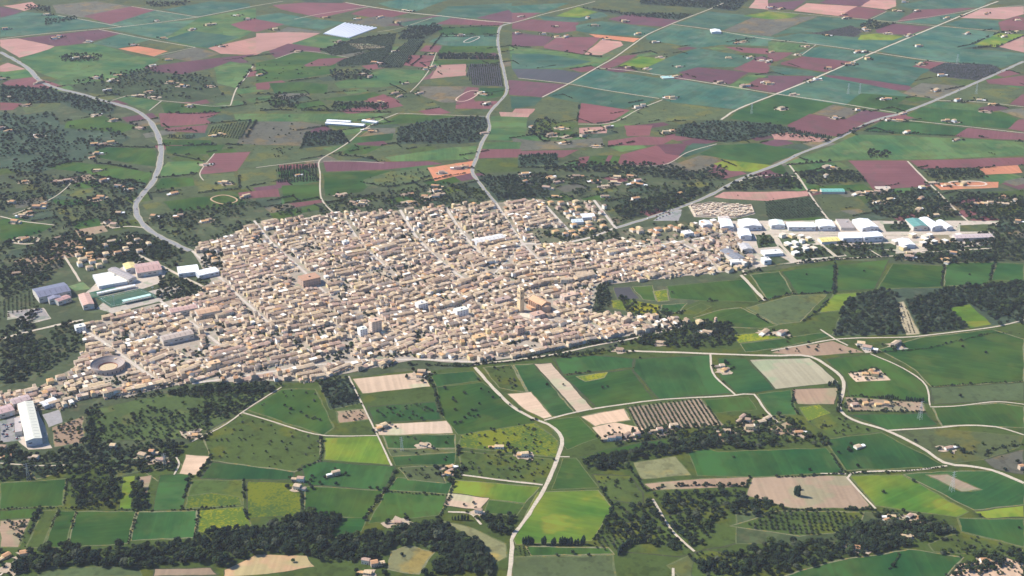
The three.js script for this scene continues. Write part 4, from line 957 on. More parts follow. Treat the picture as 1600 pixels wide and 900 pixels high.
// ribbons for roads and lanes
function smooth(p) { if (p.length < 3) return p; const c = new THREE.CatmullRomCurve3(p.map((a) => new THREE.Vector3(a[0], 0, a[1])), false, 'centripetal'); const n = Math.max(p.length * 3, Math.round(c.getLength() / 18)); return c.getSpacedPoints(n).map((v) => [v.x, v.z]); }
function ribbon(p, w, y, wob = 0.55) {
  const pos = [], uv = [], idx = []; let L = 0;
  p.forEach((a, i) => { const b = p[Math.min(i + 1, p.length - 1)], z = p[Math.max(i - 1, 0)], dx = b[0] - z[0], dz = b[1] - z[1], l = Math.hypot(dx, dz) || 1; if (i) L += Math.hypot(a[0] - z[0], a[1] - z[1]); const h1 = w / 2 * (1 + wob * (noise(L / 15, 1, 11) - 0.5)), h2 = w / 2 * (1 + wob * (noise(L / 15, 9, 12) - 0.5)); pos.push(a[0] - dz / l * h1, y, a[1] + dx / l * h1, a[0] + dz / l * h2, y, a[1] - dx / l * h2); uv.push(0, L / 60, w / 60, L / 60); if (i) { const k = i * 2; idx.push(k - 2, k - 1, k, k - 1, k + 1, k); } });
  const g = new THREE.BufferGeometry(); g.setAttribute('position', new THREE.Float32BufferAttribute(pos, 3)); g.setAttribute('uv', new THREE.Float32BufferAttribute(uv, 2)); g.setIndex(idx); g.computeVertexNormals(); return g;
}
const RD = []; let ri = 0;
for (const line of ROADS.trim().split('\n')) {
  const [w, k, ...rest] = line.trim().split(/\s+/), p = smooth(pts(rest.join(' '))), W = Number(w), y = Y0 + ri++ * 0.004, mid = p[Math.floor(p.length / 2)];
  RD.push({ p, w: W, y });
  if (k === 'a') put(new THREE.Mesh(ribbon(p, W + 3.5, y - 0.002, 0.6), M('pave', [0.34, 0.30, 0.2])), 'road_verge', 'dry grass verge along the asphalt road', 'verge', { kind: 'structure', at: mid, rel: 1 });
  put(new THREE.Mesh(ribbon(p, W, y + 0.001), k === 'a' ? M('pave', [0.26, 0.25, 0.245]) : M('pave', [0.49, 0.41, 0.31])), k === 'a' ? 'road' : 'lane', k === 'a' ? 'grey asphalt road' : W > 4 ? 'pale country lane' : 'narrow pale farm track', k === 'a' ? 'road' : 'lane', { kind: 'structure', at: mid, rel: 1 });
}
const Y1 = Y0 + ri * 0.004 + 0.006;
const onRoad = (x, z, m) => { for (const r of RD) for (let i = 1; i < r.p.length; i++) { const a = r.p[i - 1]; if (Math.abs(a[0] - x) > 220 || Math.abs(a[1] - z) > 220) continue; if (segDist(x, z, a, r.p[i]) < r.w / 2 + m) return true; } return false; };
const townP = pts(TOWN);
put(new THREE.Mesh(sheet(roughen(townP, 2, 14), Y1, 0.4, 300), M('pave', [0.34, 0.285, 0.22])), 'town_pavement', 'pale paving of the streets and courtyards of the town', 'pavement', { kind: 'structure', at: G(600, 470) });
const thin = SPARSE_TOWN.map(([s, k]) => ({ p: pts(s), k }));
thin.forEach((t, i) => { const c = t.p.reduce((a, q) => [a[0] + q[0] / t.p.length, a[1] + q[1] / t.p.length], [0, 0]); put(new THREE.Mesh(sheet(roughen(t.p, 5, 12), Y1 + 0.002 + (i % 3) * 0.0012, 0.3, 260, i * 0.13), t.k < 0.5 ? M('scrub', [0.11, 0.115, 0.065]) : M('scrub', [0.22, 0.195, 0.135])), 'garden_ground', 'patchy garden plots between the newer houses', 'gardens', { kind: 'structure', at: c, rel: 1 }); });
const ST = [];
STREETS.trim().split('\n').forEach((line, i) => { const [w, ...rest] = line.trim().split(/\s+/), p = smooth(pts(rest.join(' '))); ST.push({ p, w: Number(w) }); put(new THREE.Mesh(ribbon(p, Number(w), Y1 + 0.006 + i * 0.004, 0.1), M('pave', [0.50, 0.43, 0.36])), 'street', 'pale concrete street through the town', 'street', { kind: 'structure', at: p[p.length >> 1], rel: 1 }); });
const onStreet = (x, z, m) => { for (const r of ST) for (let i = 1; i < r.p.length; i++) if (segDist(x, z, r.p[i - 1], r.p[i]) < r.w / 2 + m) return true; return false; };
// riding tracks: a ring of pale sand round grass
function track(cx, cy, rx, ry, turn, w, c, label) { const [x, z] = G(cx, cy), p = []; for (let i = 0; i <= 48; i++) { const a = i / 48 * Math.PI * 2, ex = Math.sign(Math.cos(a)) * Math.abs(Math.cos(a)) ** 0.75 * rx, ez = Math.sign(Math.sin(a)) * Math.abs(Math.sin(a)) ** 0.75 * ry; p.push([x + ex * Math.cos(turn) - ez * Math.sin(turn), z + ex * Math.sin(turn) + ez * Math.cos(turn)]); } put(new THREE.Mesh(ribbon(p, w, Y1 + 0.004, 0.1), M('pave', c)), 'riding_track', label, 'track', { kind: 'structure', at: [x, z] }); }
track(350, 312, 30, 22, 0.75, 3.6, [0.46, 0.31, 0.19], 'oval sand riding track in the green paddock'); track(737, 62, 46, 13, -1.15, 3, [0.6, 0.5, 0.42], 'long oval sand riding track in the far green field'); track(731, 150, 58, 20, -1.2, 3.4, [0.6, 0.42, 0.33], 'pear shaped riding track round red soil'); track(1512, 287, 40, 16, 0, 5, [0.6, 0.45, 0.36], 'rounded paddock track beside the orange yards'); track(40, 376, 24, 18, 0.2, 6, [0.42, 0.34, 0.25], 'faint oval dirt track among the scrub');

// ---------------------------------------------------------------- the town
const A0 = G(172, 481), A1 = G(252, 464), TH = Math.atan2(A1[1] - A0[1], A1[0] - A0[0]), TO = G(620, 470);
const warp = (a, b) => { const wa = a + 34 * (noise(a / 260 + 7, b / 260, 201) - 0.5) + 10 * (noise(a / 70, b / 70, 203) - 0.5), wb = b + 44 * (noise(a / 240, b / 240 + 3, 202) - 0.5) + 12 * (noise(a / 60, b / 60, 204) - 0.5); return [TO[0] + wa * Math.cos(TH) - wb * Math.sin(TH), TO[1] + wa * Math.sin(TH) + wb * Math.cos(TH)]; };
const emptyP = EMPTY.map(pts);
const WALLC = [[0.66, 0.54, 0.38], [0.74, 0.68, 0.58], [0.58, 0.43, 0.33], [0.47, 0.37, 0.265], [0.68, 0.54, 0.28], [0.66, 0.56, 0.43], [0.52, 0.40, 0.29], [0.80, 0.78, 0.73]], WALLN = ['cream', 'off white', 'pinkish', 'stone', 'yellow', 'beige', 'sandstone', 'white'];
const ROOFC = [[0.42, 0.305, 0.200], [0.31, 0.215, 0.150], [0.47, 0.355, 0.240], [0.44, 0.245, 0.13], [0.265, 0.21, 0.17], [0.54, 0.40, 0.24], [0.39, 0.26, 0.195], [0.54, 0.32, 0.155]], ROOFN = ['tan', 'brown', 'pale buff', 'orange', 'grey brown', 'sandy', 'dusty pink', 'bright terracotta'];
const wallMat = WALLC.map((c) => M('wall', c)), roofMat = ROOFC.map((c) => M('tile', c, 0.9));
const houses = [], yardWalls = [], townTrees = [];
const okHouse = (x, z, r) => inPoly(townP, x, z) && !emptyP.some((e) => inPoly(e, x, z)) && !onStreet(x, z, r);
{
  let b = -620, row = 0;
  while (b < 620) {
    const depth = rr(22, 29), street = rr(3.2, 4.6); let a = -1150 + rr(0, 60);
    while (a < 1250) {
      const len = rr(45, 95);
      for (const side of [0, 1]) {
        const d0 = rr(6.8, 10.2), fl0 = rnd() < 0.08 ? 3 : rnd() < 0.75 ? 2 : 1, roof0 = pick([0, 0, 1, 1, 2, 2, 4, 5, 6, 6]), h0 = rr(-0.4, 0.9);
        let s = 0; while (s < len - 3) {
          const w = Math.min(rnd() < 0.04 ? rr(11, 18) : rr(4.2, 8.2), len - s); if (w < 4) break;
          const d = d0 + rr(-0.9, 0.9), set = rnd() < 0.12 ? rr(1, 4) : 0, aa = a + s + w / 2, bb = side ? b + depth - d / 2 - set : b + d / 2 + set;
          const [x, z] = warp(aa, bb), e = warp(aa + 2, bb), ang = Math.atan2(-(e[1] - z), e[0] - x) + rr(-0.05, 0.05) + (rnd() < 0.06 ? rr(-0.3, 0.3) : 0);
          const tz = thin.find((t) => inPoly(t.p, x, z)), keep = tz ? tz.k : noise(x / 38, z / 38, 401) > 0.8 ? 0.25 : 0.97;
          if (rnd() > keep) { if (rnd() < 0.75 && okHouse(x, z, 5)) for (let k = tz ? 1 : 2; k--;) townTrees.push([x + rr(-5, 5), z + rr(-5, 5), rr(1.6, 3.4)]); } else if (okHouse(x, z, d * 0.42)) {
            const own = rnd() < 0.42, fl = own ? (rnd() < 0.12 ? 3 : rnd() < 0.7 ? 2 : 1) : fl0, flat = rnd() < 0.13, wi = pick([0, 0, 0, 1, 2, 2, 3, 3, 4, 5, 5, 6, 6, 7]), ri2 = own ? pick([0, 0, 0, 0, 1, 1, 2, 2, 2, 4, 4, 5, 5, 6, 6, 3, 0, 2, 5, 7]) : roof0;
            const H = { x, z, ang, w: w - 0.05 + rr(0, 0.1), d, h: fl * 2.9 + (own ? rr(-0.6, 1.2) : h0 + rr(-0.25, 0.25)), rh: d * (own ? rr(0.13, 0.2) : 0.16), flat, wi, ri: ri2, fl, side, turn: 0 }; if (own && rnd() < 0.4) { H.ang += Math.PI / 2; const t = H.w; H.w = H.d; H.d = t; H.rh = H.d * rr(0.14, 0.2); H.side2 = 1; };
            const [bx, bz] = warp(aa, side ? bb - d / 2 - 3 : bb + d / 2 + 3);
            if (!H.side2 && rnd() < 0.7) H.annex = [rr(-w * 0.2, w * 0.2), (side ? -1 : 1) * (d / 2 + 1.6), w * rr(0.4, 0.8), rr(3, 5), rr(2.4, 4.6), pick([0, 1, 2, 5, 6, 3])];
            houses.push(H);
            if (rnd() < 0.7) yardWalls.push([x, z, ang, w / 2, (side ? -1 : 1) * (d / 2 + 4), rr(3, 6), rr(1.8, 2.8)]);
            if (rnd() < 0.2) { const q = warp(aa + rr(-2, 2), side ? bb - d / 2 - rr(5, 8) : bb + d / 2 + rr(5, 8)); townTrees.push([q[0], q[1], rr(1.5, 3.2)]); }
          }
          s += w;
        }
      }
      a += len + rr(3.6, 5.5);
    }
    b += depth + street; row++;
  }
}
// new-build villas on the northern streets and the eastern tip stand free, as do blocks along the traced streets
const sizeOf = (h) => { const q = P(h.x, h.z); return q[0] > -20 && q[0] < 1620 && q[1] > -10 && q[1] < 915 ? Math.sqrt(h.w * (h.h + h.d * 0.5)) / q[2] : 0; };
houses.forEach((h) => { h.size = sizeOf(h); });
houses.sort((a, b) => b.size - a.size);
const UNIT = new THREE.BoxGeometry(1, 1, 1), SHUT = [M('wall', [0.13, 0.09, 0.06]), M('wall', [0.07, 0.11, 0.08]), M('wall', [0.10, 0.10, 0.11])], DOOR = M('wall', [0.16, 0.09, 0.05]);
function roofInto(m, h, k) { if (h.flat) { m.box(-h.w / 2 - 0.02, h.w / 2 + 0.02, h.h + 0.002, h.h + 0.22, -h.d / 2 - 0.02, h.d / 2 + 0.02, k); } else m.gableRoof(h.w, h.d, h.h, h.rh, k); }
function houseThing(h) {
  const g = group(h.x, h.z, h.ang);
  if (h.flat) part('wall', new MB().box(-h.w / 2, h.w / 2, 0, h.h, -h.d / 2, h.d / 2, null).geo(), wallMat[h.wi], g); else part('wall', new MB().gableWalls(h.w, h.d, h.h, h.rh, null).geo(), wallMat[h.wi], g);
  const m = new MB(); roofInto(m, h, null); const roof = part('roof', m.geo(), h.flat ? wallMat[[1, 5, 6, 0][h.ri % 4]] : roofMat[h.ri], g);
  if (!h.flat && hash2(h.x * 10, h.z * 10) < 0.5) part('chimney', new MB().box(-0.4, 0.4, -0.6, 1.2, -0.4, 0.4, null).geo(), wallMat[h.wi], roof, [h.w * 0.25, h.h + h.rh * 0.75, h.d * 0.1]);
  const f = h.side ? 1 : -1, sm = SHUT[Math.floor(hash2(h.x * 7, h.z * 3) * 3)];
  const put1 = (name, x, y, z, w, hh, mat) => { const p = part(name, UNIT, mat, g, [x, y, z]); p.scale.set(w, hh, 0.16); };
  for (let k = 0; k < h.fl; k++) for (const s of h.w > 6.5 ? [-0.28, 0.28] : [0.2]) { if (k === 0 && s < 0) continue; put1('window', s * h.w, 1.75 + k * 3.0, f * h.d / 2, 1.1, 1.5, sm); if (k) put1('window', s * h.w, 1.75 + k * 3.0, -f * h.d / 2, 1.1, 1.4, sm); }
  put1('door', -0.22 * h.w, 1.15, f * h.d / 2, 1.3, 2.3, DOOR);
  if (h.annex) { const [ax, az, aw, ad, ah, ar] = h.annex, n = new MB(), hs = Math.sign(az); n.box(ax - aw / 2, ax + aw / 2, 0, ah, az - ad / 2, az + ad / 2, null); const an = part('annex', n.geo(), wallMat[(h.wi + 1) % 8], g); const r = new MB(); r.box(ax - aw / 2 - 0.2, ax + aw / 2 + 0.2, ah + 0.002, ah + 0.2, az - ad / 2 - 0.2, az + ad / 2 + 0.2, null); part('annex_roof', r.geo(), roofMat[ar], an); }
  put(g, 'town_house', `${WALLN[h.wi]} ${h.fl > 1 ? (h.fl > 2 ? 'tall ' : '') : 'low '}house with ${h.flat ? 'flat roof' : ROOFN[h.ri] + ' tile roof'}`, 'house', { rel: 1, group: 'terraced houses of the town' });
}
houses.slice(0, 300).forEach(houseThing);
{
  const wm = new MB(), rm = new MB(), gm = new MB();
  for (const h of houses.slice(300)) {
    const v = 0.9 + 0.2 * hash2(h.x * 3, h.z * 5), wc = WALLC[h.wi].map((c) => c * v), rc = ROOFC[h.ri].map((c) => c * (0.85 + 0.3 * hash2(h.x * 9, h.z)));
    wm.set(h.x, h.z, h.ang); rm.set(h.x, h.z, h.ang);
    if (h.flat) { wm.box(-h.w / 2, h.w / 2, 0, h.h, -h.d / 2, h.d / 2, wc, false); rm.box(-h.w / 2 - 0.02, h.w / 2 + 0.02, h.h, h.h + 0.22, -h.d / 2 - 0.02, h.d / 2 + 0.02, WALLC[[1, 5, 6, 0][h.ri % 4]]); } else { wm.gableWalls(h.w, h.d, h.h, h.rh, wc); rm.gableRoof(h.w, h.d, h.h, h.rh, rc); }
    if (h.annex) { const [ax, az, aw, ad, ah, ar] = h.annex; wm.box(ax - aw / 2, ax + aw / 2, 0, ah, az - ad / 2, az + ad / 2, WALLC[(h.wi + 1) % 8], false); rm.box(ax - aw / 2 - 0.2, ax + aw / 2 + 0.2, ah, ah + 0.2, az - ad / 2 - 0.2, az + ad / 2 + 0.2, ROOFC[ar]); }
    const f = h.side ? 1 : -1, sc = [0.11, 0.09, 0.07];
    for (let k = 0; k < h.fl; k++) for (const s of [-0.26, 0.26]) wm.box(s * h.w - 0.55, s * h.w + 0.55, 1 + k * 3, 2.5 + k * 3, f * h.d / 2 - 0.08, f * h.d / 2 + 0.08, sc, false);
  }
  for (const [x, z, ang, off, at, len, hh] of yardWalls) { gm.set(x, z, ang); gm.box(off - 0.15, off + 0.15, 0, hh, Math.min(at, at + Math.sign(at) * len) - 2, Math.max(at, at + Math.sign(at) * len) - 2, [0.55, 0.47, 0.37]); }
  const g = new THREE.Group(); part('wall', wm.geo(), MV('wall'), g); part('roof', rm.geo(), MV('tile'), g); put(g, 'distant_houses', 'dense mass of small tan roofed houses filling the town', 'houses', { kind: 'stuff', at: TO });
  put(new THREE.Mesh(gm.geo(), MV('wall')), 'courtyard_walls', 'low stone walls dividing the courtyards between the town houses', 'walls', { kind: 'stuff', at: TO });
}

// ---------------------------------------------------------------- landmarks of the town
const at = (px, py) => G(px, py);
function between(fl, fr) { const a = G(...fl), b = G(...fr); return { x: (a[0] + b[0]) / 2, z: (a[1] + b[1]) / 2, w: Math.hypot(b[0] - a[0], b[1] - a[1]), ang: Math.atan2(-(b[1] - a[1]), b[0] - a[0]) }; }
const WHITE = M('wall', [0.78, 0.77, 0.74], 0.6), GREYW = M('wall', [0.5, 0.48, 0.45]), METAL = M('wall', [0.55, 0.57, 0.6], 0.5), GLASS = M('wall', [0.05, 0.06, 0.08], 0.25);
// sheds: front-left and front-right corners on the ground, depth, height, roof colour, wall colour, form
const SHEDS = [
  [[1127, 361], [1146, 361], 44, 9, [0.80, 0.80, 0.78], 1, 'shed with broad white roof at the estate entrance'], [[1160, 361], [1190, 360], 40, 9, [0.80, 0.77, 0.70], 1, 'wide cream white shed beside the entrance shed'], [[1157, 376], [1174, 376], 40, 10, [0.82, 0.82, 0.81], 1, 'square white shed in the second row of the estate'],
  [[1205, 358], [1226, 358], 30, 8, [0.74, 0.80, 0.76], 1, 'white shed with pale green gutter edge'], [[1232, 361], [1274, 361], 26, 9, [0.78, 0.8, 0.77], 1, 'long white shed with row of dark bays'], [[1280, 361], [1305, 361], 38, 9, [0.82, 0.82, 0.80], 1, 'large white shed with dark loading front'],
  [[1314, 360], [1335, 360], 50, 6, [0.36, 0.30, 0.26], 0, 'brown roofed workshop between white sheds'], [[1317, 379], [1347, 378], 30, 9, [0.80, 0.81, 0.81], 1, 'white flat shed in front of the brown workshop'], [[1347, 364], [1372, 362], 48, 10, [0.83, 0.83, 0.82], 1, 'tall double white shed behind its twin'], [[1350, 379], [1379, 377], 26, 11, [0.83, 0.83, 0.83], 1, 'tall white shed in front of its twin'],
  [[1427, 361], [1449, 360], 44, 9, [0.13, 0.30, 0.25], 1, 'warehouse with dark green metal roof'], [[1456, 362], [1473, 360], 52, 10, [0.84, 0.84, 0.83], 2, 'larger white shed with arched roof'], [[1479, 361], [1489, 360], 40, 8, [0.82, 0.83, 0.83], 2, 'smaller white shed with arched roof'], [[1410, 389], [1430, 388], 34, 7, [0.80, 0.79, 0.74], 1, 'low white shed by the wood edge'],
  [[1493, 377], [1552, 375], 20, 6, [0.5, 0.40, 0.37], 1, 'very long low shed with pinkish roof'], [[1284, 382], [1313, 380], 22, 5, [0.72, 0.6, 0.2], 1, 'low shed with yellow roof'], [[1098, 358], [1113, 357], 26, 8, [0.74, 0.73, 0.70], 1, 'small white shed at the town edge'], [[1148, 412], [1164, 409], 52, 8, [0.22, 0.22, 0.23], 1, 'shed with dark grey roof near the south lane'], [[1143, 417], [1163, 416], 16, 9, [0.75, 0.70, 0.62], 0, 'cream block in front of the dark grey roof'],
  [[1160, 396], [1176, 395], 30, 8, [0.5, 0.47, 0.44], 1, 'grey roofed shed below the square white shed'], [[1195, 402], [1224, 400], 24, 6, [0.72, 0.68, 0.60], 0, 'pale flat workshop by the side road'], [[1194, 414], [1205, 413], 18, 9, [0.78, 0.76, 0.72], 0, 'white cube building beside the hedge'],
  [[280, 434], [312, 430], 34, 8, [0.80, 0.79, 0.76], 1, 'broad white roofed hall at the west road'], [[312, 437], [343, 430], 24, 8, [0.78, 0.78, 0.77], 1, 'white shed in front of the broad hall'], [[42, 699], [67, 694], 120, 10, [0.62, 0.60, 0.48], 1, 'long cream white shed beside the scrapyard'], [[24, 682], [36, 680], 45, 7, [0.42, 0.36, 0.32], 0, 'brown roofed annex beside the long cream shed'], [[70, 640], [92, 632], 16, 6, [0.72, 0.70, 0.68], 1, 'small white shed above the scrapyard'],
  [[62, 474], [112, 463], 44, 11, [0.16, 0.16, 0.21], 1, 'sports hall with wide dark blue grey roof'], [[78, 476], [97, 472], 26, 9, [0.20, 0.19, 0.24], 1, 'smaller hall with dark roof beside the sports hall'], [[92, 478], [112, 471], 16, 8, [0.45, 0.26, 0.22], 1, 'pink walled block with reddish roof'], [[131, 485], [148, 482], 52, 9, [0.55, 0.33, 0.24], 1, 'school wing with orange roof'],
  [[155, 452], [200, 444], 60, 6, [0.72, 0.70, 0.62], 0, 'low white school building with flat roofs'], [[202, 444], [214, 440], 70, 9, [0.36, 0.31, 0.28], 1, 'school gymnasium with brown ribbed roof'], [[198, 428], [215, 425], 30, 9, [0.66, 0.52, 0.2], 1, 'building with bright yellow roof'], [[215, 434], [254, 428], 44, 9, [0.46, 0.28, 0.23], 1, 'large block with pink red roofs'],
  [[256, 541], [304, 530], 20, 10, [0.42, 0.33, 0.26], 1, 'long brown stone barn with ridge roof'], [[268, 497], [310, 489], 18, 10, [0.48, 0.30, 0.24], 1, 'long terrace block with reddish roof'], [[310, 501], [345, 494], 22, 11, [0.52, 0.32, 0.18], 1, 'orange terrace block beside the reddish one'], [[200, 545], [250, 533], 16, 5, [0.72, 0.70, 0.66], 0, 'low white workshop row by the diagonal street'],
  [[510, 191], [547, 193], 12, 4, [0.80, 0.80, 0.80], 1, 'upper left white poultry shed'], [[508, 195], [568, 199], 16, 4, [0.84, 0.84, 0.83], 1, 'longest white poultry shed'], [[565, 191], [588, 194], 12, 4, [0.8, 0.8, 0.8], 1, 'short white poultry shed'], [[1284, 303], [1320, 303], 20, 5, [0.16, 0.40, 0.32], 1, 'shed with teal roof beside the lane'], [[1112, 53], [1127, 53], 40, 6, [0.8, 0.8, 0.78], 1, 'white barn in the far blue green fields'],
  [[1036, 124], [1054, 123], 26, 3, [0.35, 0.52, 0.46], 0, 'low glass roofed shed with greenish top'], [[1372, 300], [1395, 300], 30, 3, [0.52, 0.43, 0.33], 0, 'low pale concrete store below the red field'], [[1125, 345], [1140, 344], 14, 4, [0.6, 0.5, 0.42], 1, 'chapel row along the cemetery wall'], [[910, 345], [930, 344], 22, 7, [0.78, 0.78, 0.77], 1, 'white flat shed among the suburb gardens'], [[895, 352], [912, 351], 18, 6, [0.55, 0.6, 0.62], 1, 'pale blue grey shed among the suburb gardens'],
  [[745, 385], [790, 376], 22, 7, [0.66, 0.62, 0.56], 1, 'broad pale hall beside the ring street'], [[1070, 372], [1084, 370], 18, 9, [0.78, 0.75, 0.68], 0, 'white cube house by the cemetery road'], [[0, 655], [24, 648], 22, 8, [0.45, 0.30, 0.27], 1, 'pink block with brown roof at the left edge'], [[22, 640], [50, 632], 18, 9, [0.42, 0.31, 0.28], 1, 'rose coloured long block at the town foot']];
for (const [fl, fr, d, h, rc, form, label] of SHEDS) {
  const q = between(fl, fr), g = group(q.x - Math.sin(q.ang) * d / 2, q.z - Math.cos(q.ang) * d / 2, q.ang), dark = Math.max(...rc) < 0.6, wm = dark ? M('wall', [0.58, 0.52, 0.44]) : M('wall', [0.60, 0.60, 0.60], 0.7), rm = M('wall', rc, 0.55), w = q.w;
  if (form === 1) { const rh = Math.min(w, d) * 0.06 + 0.6, along = w >= d; const m1 = new MB(), m2 = new MB(); if (!along) { m1.set(0, 0, Math.PI / 2); m2.set(0, 0, Math.PI / 2); } m1.gableWalls(along ? w : d, along ? d : w, h, rh, null); m2.gableRoof(along ? w : d, along ? d : w, h, rh, null, 0.5, 0.35); part('wall', m1.geo(), wm, g); const ro = part('roof', m2.geo(), rm, g); const LW = along ? w : d, LD = along ? d : w, n = Math.max(2, Math.round(LW / 9)); for (let i = 0; i < n; i++) for (const sd of [-1, 1]) { const x = (-0.5 + (i + 0.5) / n) * LW, yy = (z) => h + rh * (1 - z / (LD / 2)) + 0.35 + 0.06, sk = new MB(); if (!along) sk.set(0, 0, Math.PI / 2); sk.quad([x - 0.7, yy(LD * 0.42), sd * LD * 0.42], [x + 0.7, yy(LD * 0.42), sd * LD * 0.42], [x + 0.7, yy(LD * 0.1), sd * LD * 0.1], [x - 0.7, yy(LD * 0.1), sd * LD * 0.1], null); part('skylight', sk.geo(), M('wall', rc.map((q) => q * 0.62), 0.4), ro); } }
  else if (form === 2) { const m1 = new MB().box(-w / 2, w / 2, 0, h * 0.75, -d / 2, d / 2, null, false), m2 = new MB(), n = 10; for (let i = 0; i < n; i++) { const t0 = Math.PI * i / n, t1 = Math.PI * (i + 1) / n, A = (t, z) => [-Math.cos(t) * (w / 2 + 0.2), h * 0.75 + Math.sin(t) * h * 0.42, z]; m2.quad(A(t0, d / 2 + 0.3), A(t1, d / 2 + 0.3), A(t1, -d / 2 - 0.3), A(t0, -d / 2 - 0.3), null); m1.tri([0, h * 0.75, d / 2], A(t1, d / 2), A(t0, d / 2), null); m1.tri([0, h * 0.75, -d / 2], A(t0, -d / 2), A(t1, -d / 2), null); } part('wall', m1.geo(), wm, g); part('roof', m2.geo(), rm, g); }
  else { part('wall', new MB().box(-w / 2, w / 2, 0, h, -d / 2, d / 2, null, false).geo(), wm, g); const m2 = new MB().box(-w / 2 + 0.3, w / 2 - 0.3, h - 0.5, h - 0.3, -d / 2 + 0.3, d / 2 - 0.3, null); const r = part('roof', m2.geo(), rm, g); part('roof_hatch', new MB().box(-1.5, 1.5, 0, 2, -1.5, 1.5, null).geo(), GREYW, r, [w * 0.2, h - 0.3, -d * 0.15]); }
  if (h > 7) { const n = Math.max(2, Math.round(w / 9)); for (let i = 0; i < n; i++) { const p = part(i % 3 === 1 ? 'door' : 'window', UNIT, i % 3 === 1 ? METAL : GLASS, g, [(-0.5 + (i + 0.5) / n) * w, i % 3 === 1 ? 2.3 : h * 0.55, d / 2]); p.scale.set(i % 3 === 1 ? 4 : 5, i % 3 === 1 ? 4.6 : 1.6, 0.2); } }
  put(g, d > 60 || w > 20 ? 'warehouse' : 'workshop', label, 'warehouse', { group: 'sheds and halls' });
}
// apartment blocks with rows of windows
const BLOCKS = [[[566, 526], 13, 12, 13, [0.82, 0.82, 0.80], 4, 'white apartment block with blank bright side walls'], [[586, 523], 17, 15, 24, [0.58, 0.47, 0.38], 7, 'tall tan apartment tower with stacked balconies'], [[720, 496], 22, 14, 13, [0.80, 0.79, 0.77], 4, 'white apartment block right of the centre'], [[658, 486], 18, 14, 13, [0.76, 0.74, 0.72], 4, 'pale grey apartment block with banded floors'], [[482, 448], 34, 26, 14, [0.46, 0.32, 0.24], 3, 'big brown stone block with plain roof'], [[124, 520], 16, 14, 10, [0.78, 0.78, 0.78], 3, 'pale block at the west street corner'], [[748, 537], 20, 13, 11, [0.62, 0.48, 0.28], 3, 'yellow ochre block near the south road'], [[335, 577], 16, 12, 10, [0.66, 0.52, 0.34], 3, 'cream block on the southern edge'], [[888, 470], 26, 14, 9, [0.60, 0.50, 0.42], 3, 'long sandy convent block right of the church'], [[840, 500], 22, 16, 9, [0.52, 0.40, 0.34], 3, 'rose stone town hall below the church'],
  [[812, 527], 14, 10, 17, [0.50, 0.36, 0.28], 4, 'slim brown stone tower house in the old quarter'], [[540, 385], 12, 10, 9, [0.80, 0.80, 0.80], 3, 'white block in the northern terraces'], [[675, 383], 12, 11, 9, [0.82, 0.81, 0.80], 3, 'white corner block by the new streets'], [[1262, 500], 4, 4, 11, [0.55, 0.40, 0.30], 2, 'old stone windmill stump at the tip of town'].slice(0, 7), [[785, 478], 30, 12, 11, [0.42, 0.36, 0.34], 3, 'long grey terrace left of the church tower'], [[1050, 462], 2, 2, 2, [0.5, 0.5, 0.5], 1, '']].filter((b) => b[6]);
BLOCKS.find((b) => b[6].startsWith('old stone'))[0] = [1118, 508];
for (const [q, w, d, h, c, fl, label] of BLOCKS) {
  const [x, z] = G(...q), g = group(x, z - d * 0.5, -TH), mat = M('wall', c);
  part('wall', new MB().box(-w / 2, w / 2, 0, h, -d / 2, d / 2, null, false).geo(), mat, g); const r = part('roof', new MB().box(-w / 2 - 0.25, w / 2 + 0.25, h, h + 0.5, -d / 2 - 0.25, d / 2 + 0.25, null).geo(), M('tile', [Math.min(0.6, c[0] * 0.9), c[1] * 0.75, c[2] * 0.65]), g);
  part('roof_hatch', new MB().box(-1.6, 1.6, 0, 2.2, -1.6, 1.6, null).geo(), mat, r, [0, h + 0.5, 0]);
  for (let f = 0; f < fl; f++) { const y = (f + 0.55) * h / fl, n = Math.max(2, Math.round(w / 5)); for (let i = 0; i < n; i++) { const p = part('window', UNIT, GLASS, g, [(-0.5 + (i + 0.5) / n) * w, y, d / 2]); p.scale.set(1.4, 1.5, 0.2); } for (const s of [-1, 1]) { const p = part(fl > 5 ? 'balcony' : 'window', UNIT, fl > 5 ? mat : GLASS, g, [s * w / 2, fl > 5 ? y - 1 : y, d * 0.15]); p.scale.set(fl > 5 ? 2.4 : 0.2, fl > 5 ? 1 : 1.5, fl > 5 ? d * 0.6 : 1.4); } }
  put(g, 'apartment_block', label, 'building', { group: 'larger blocks of the town' });
}
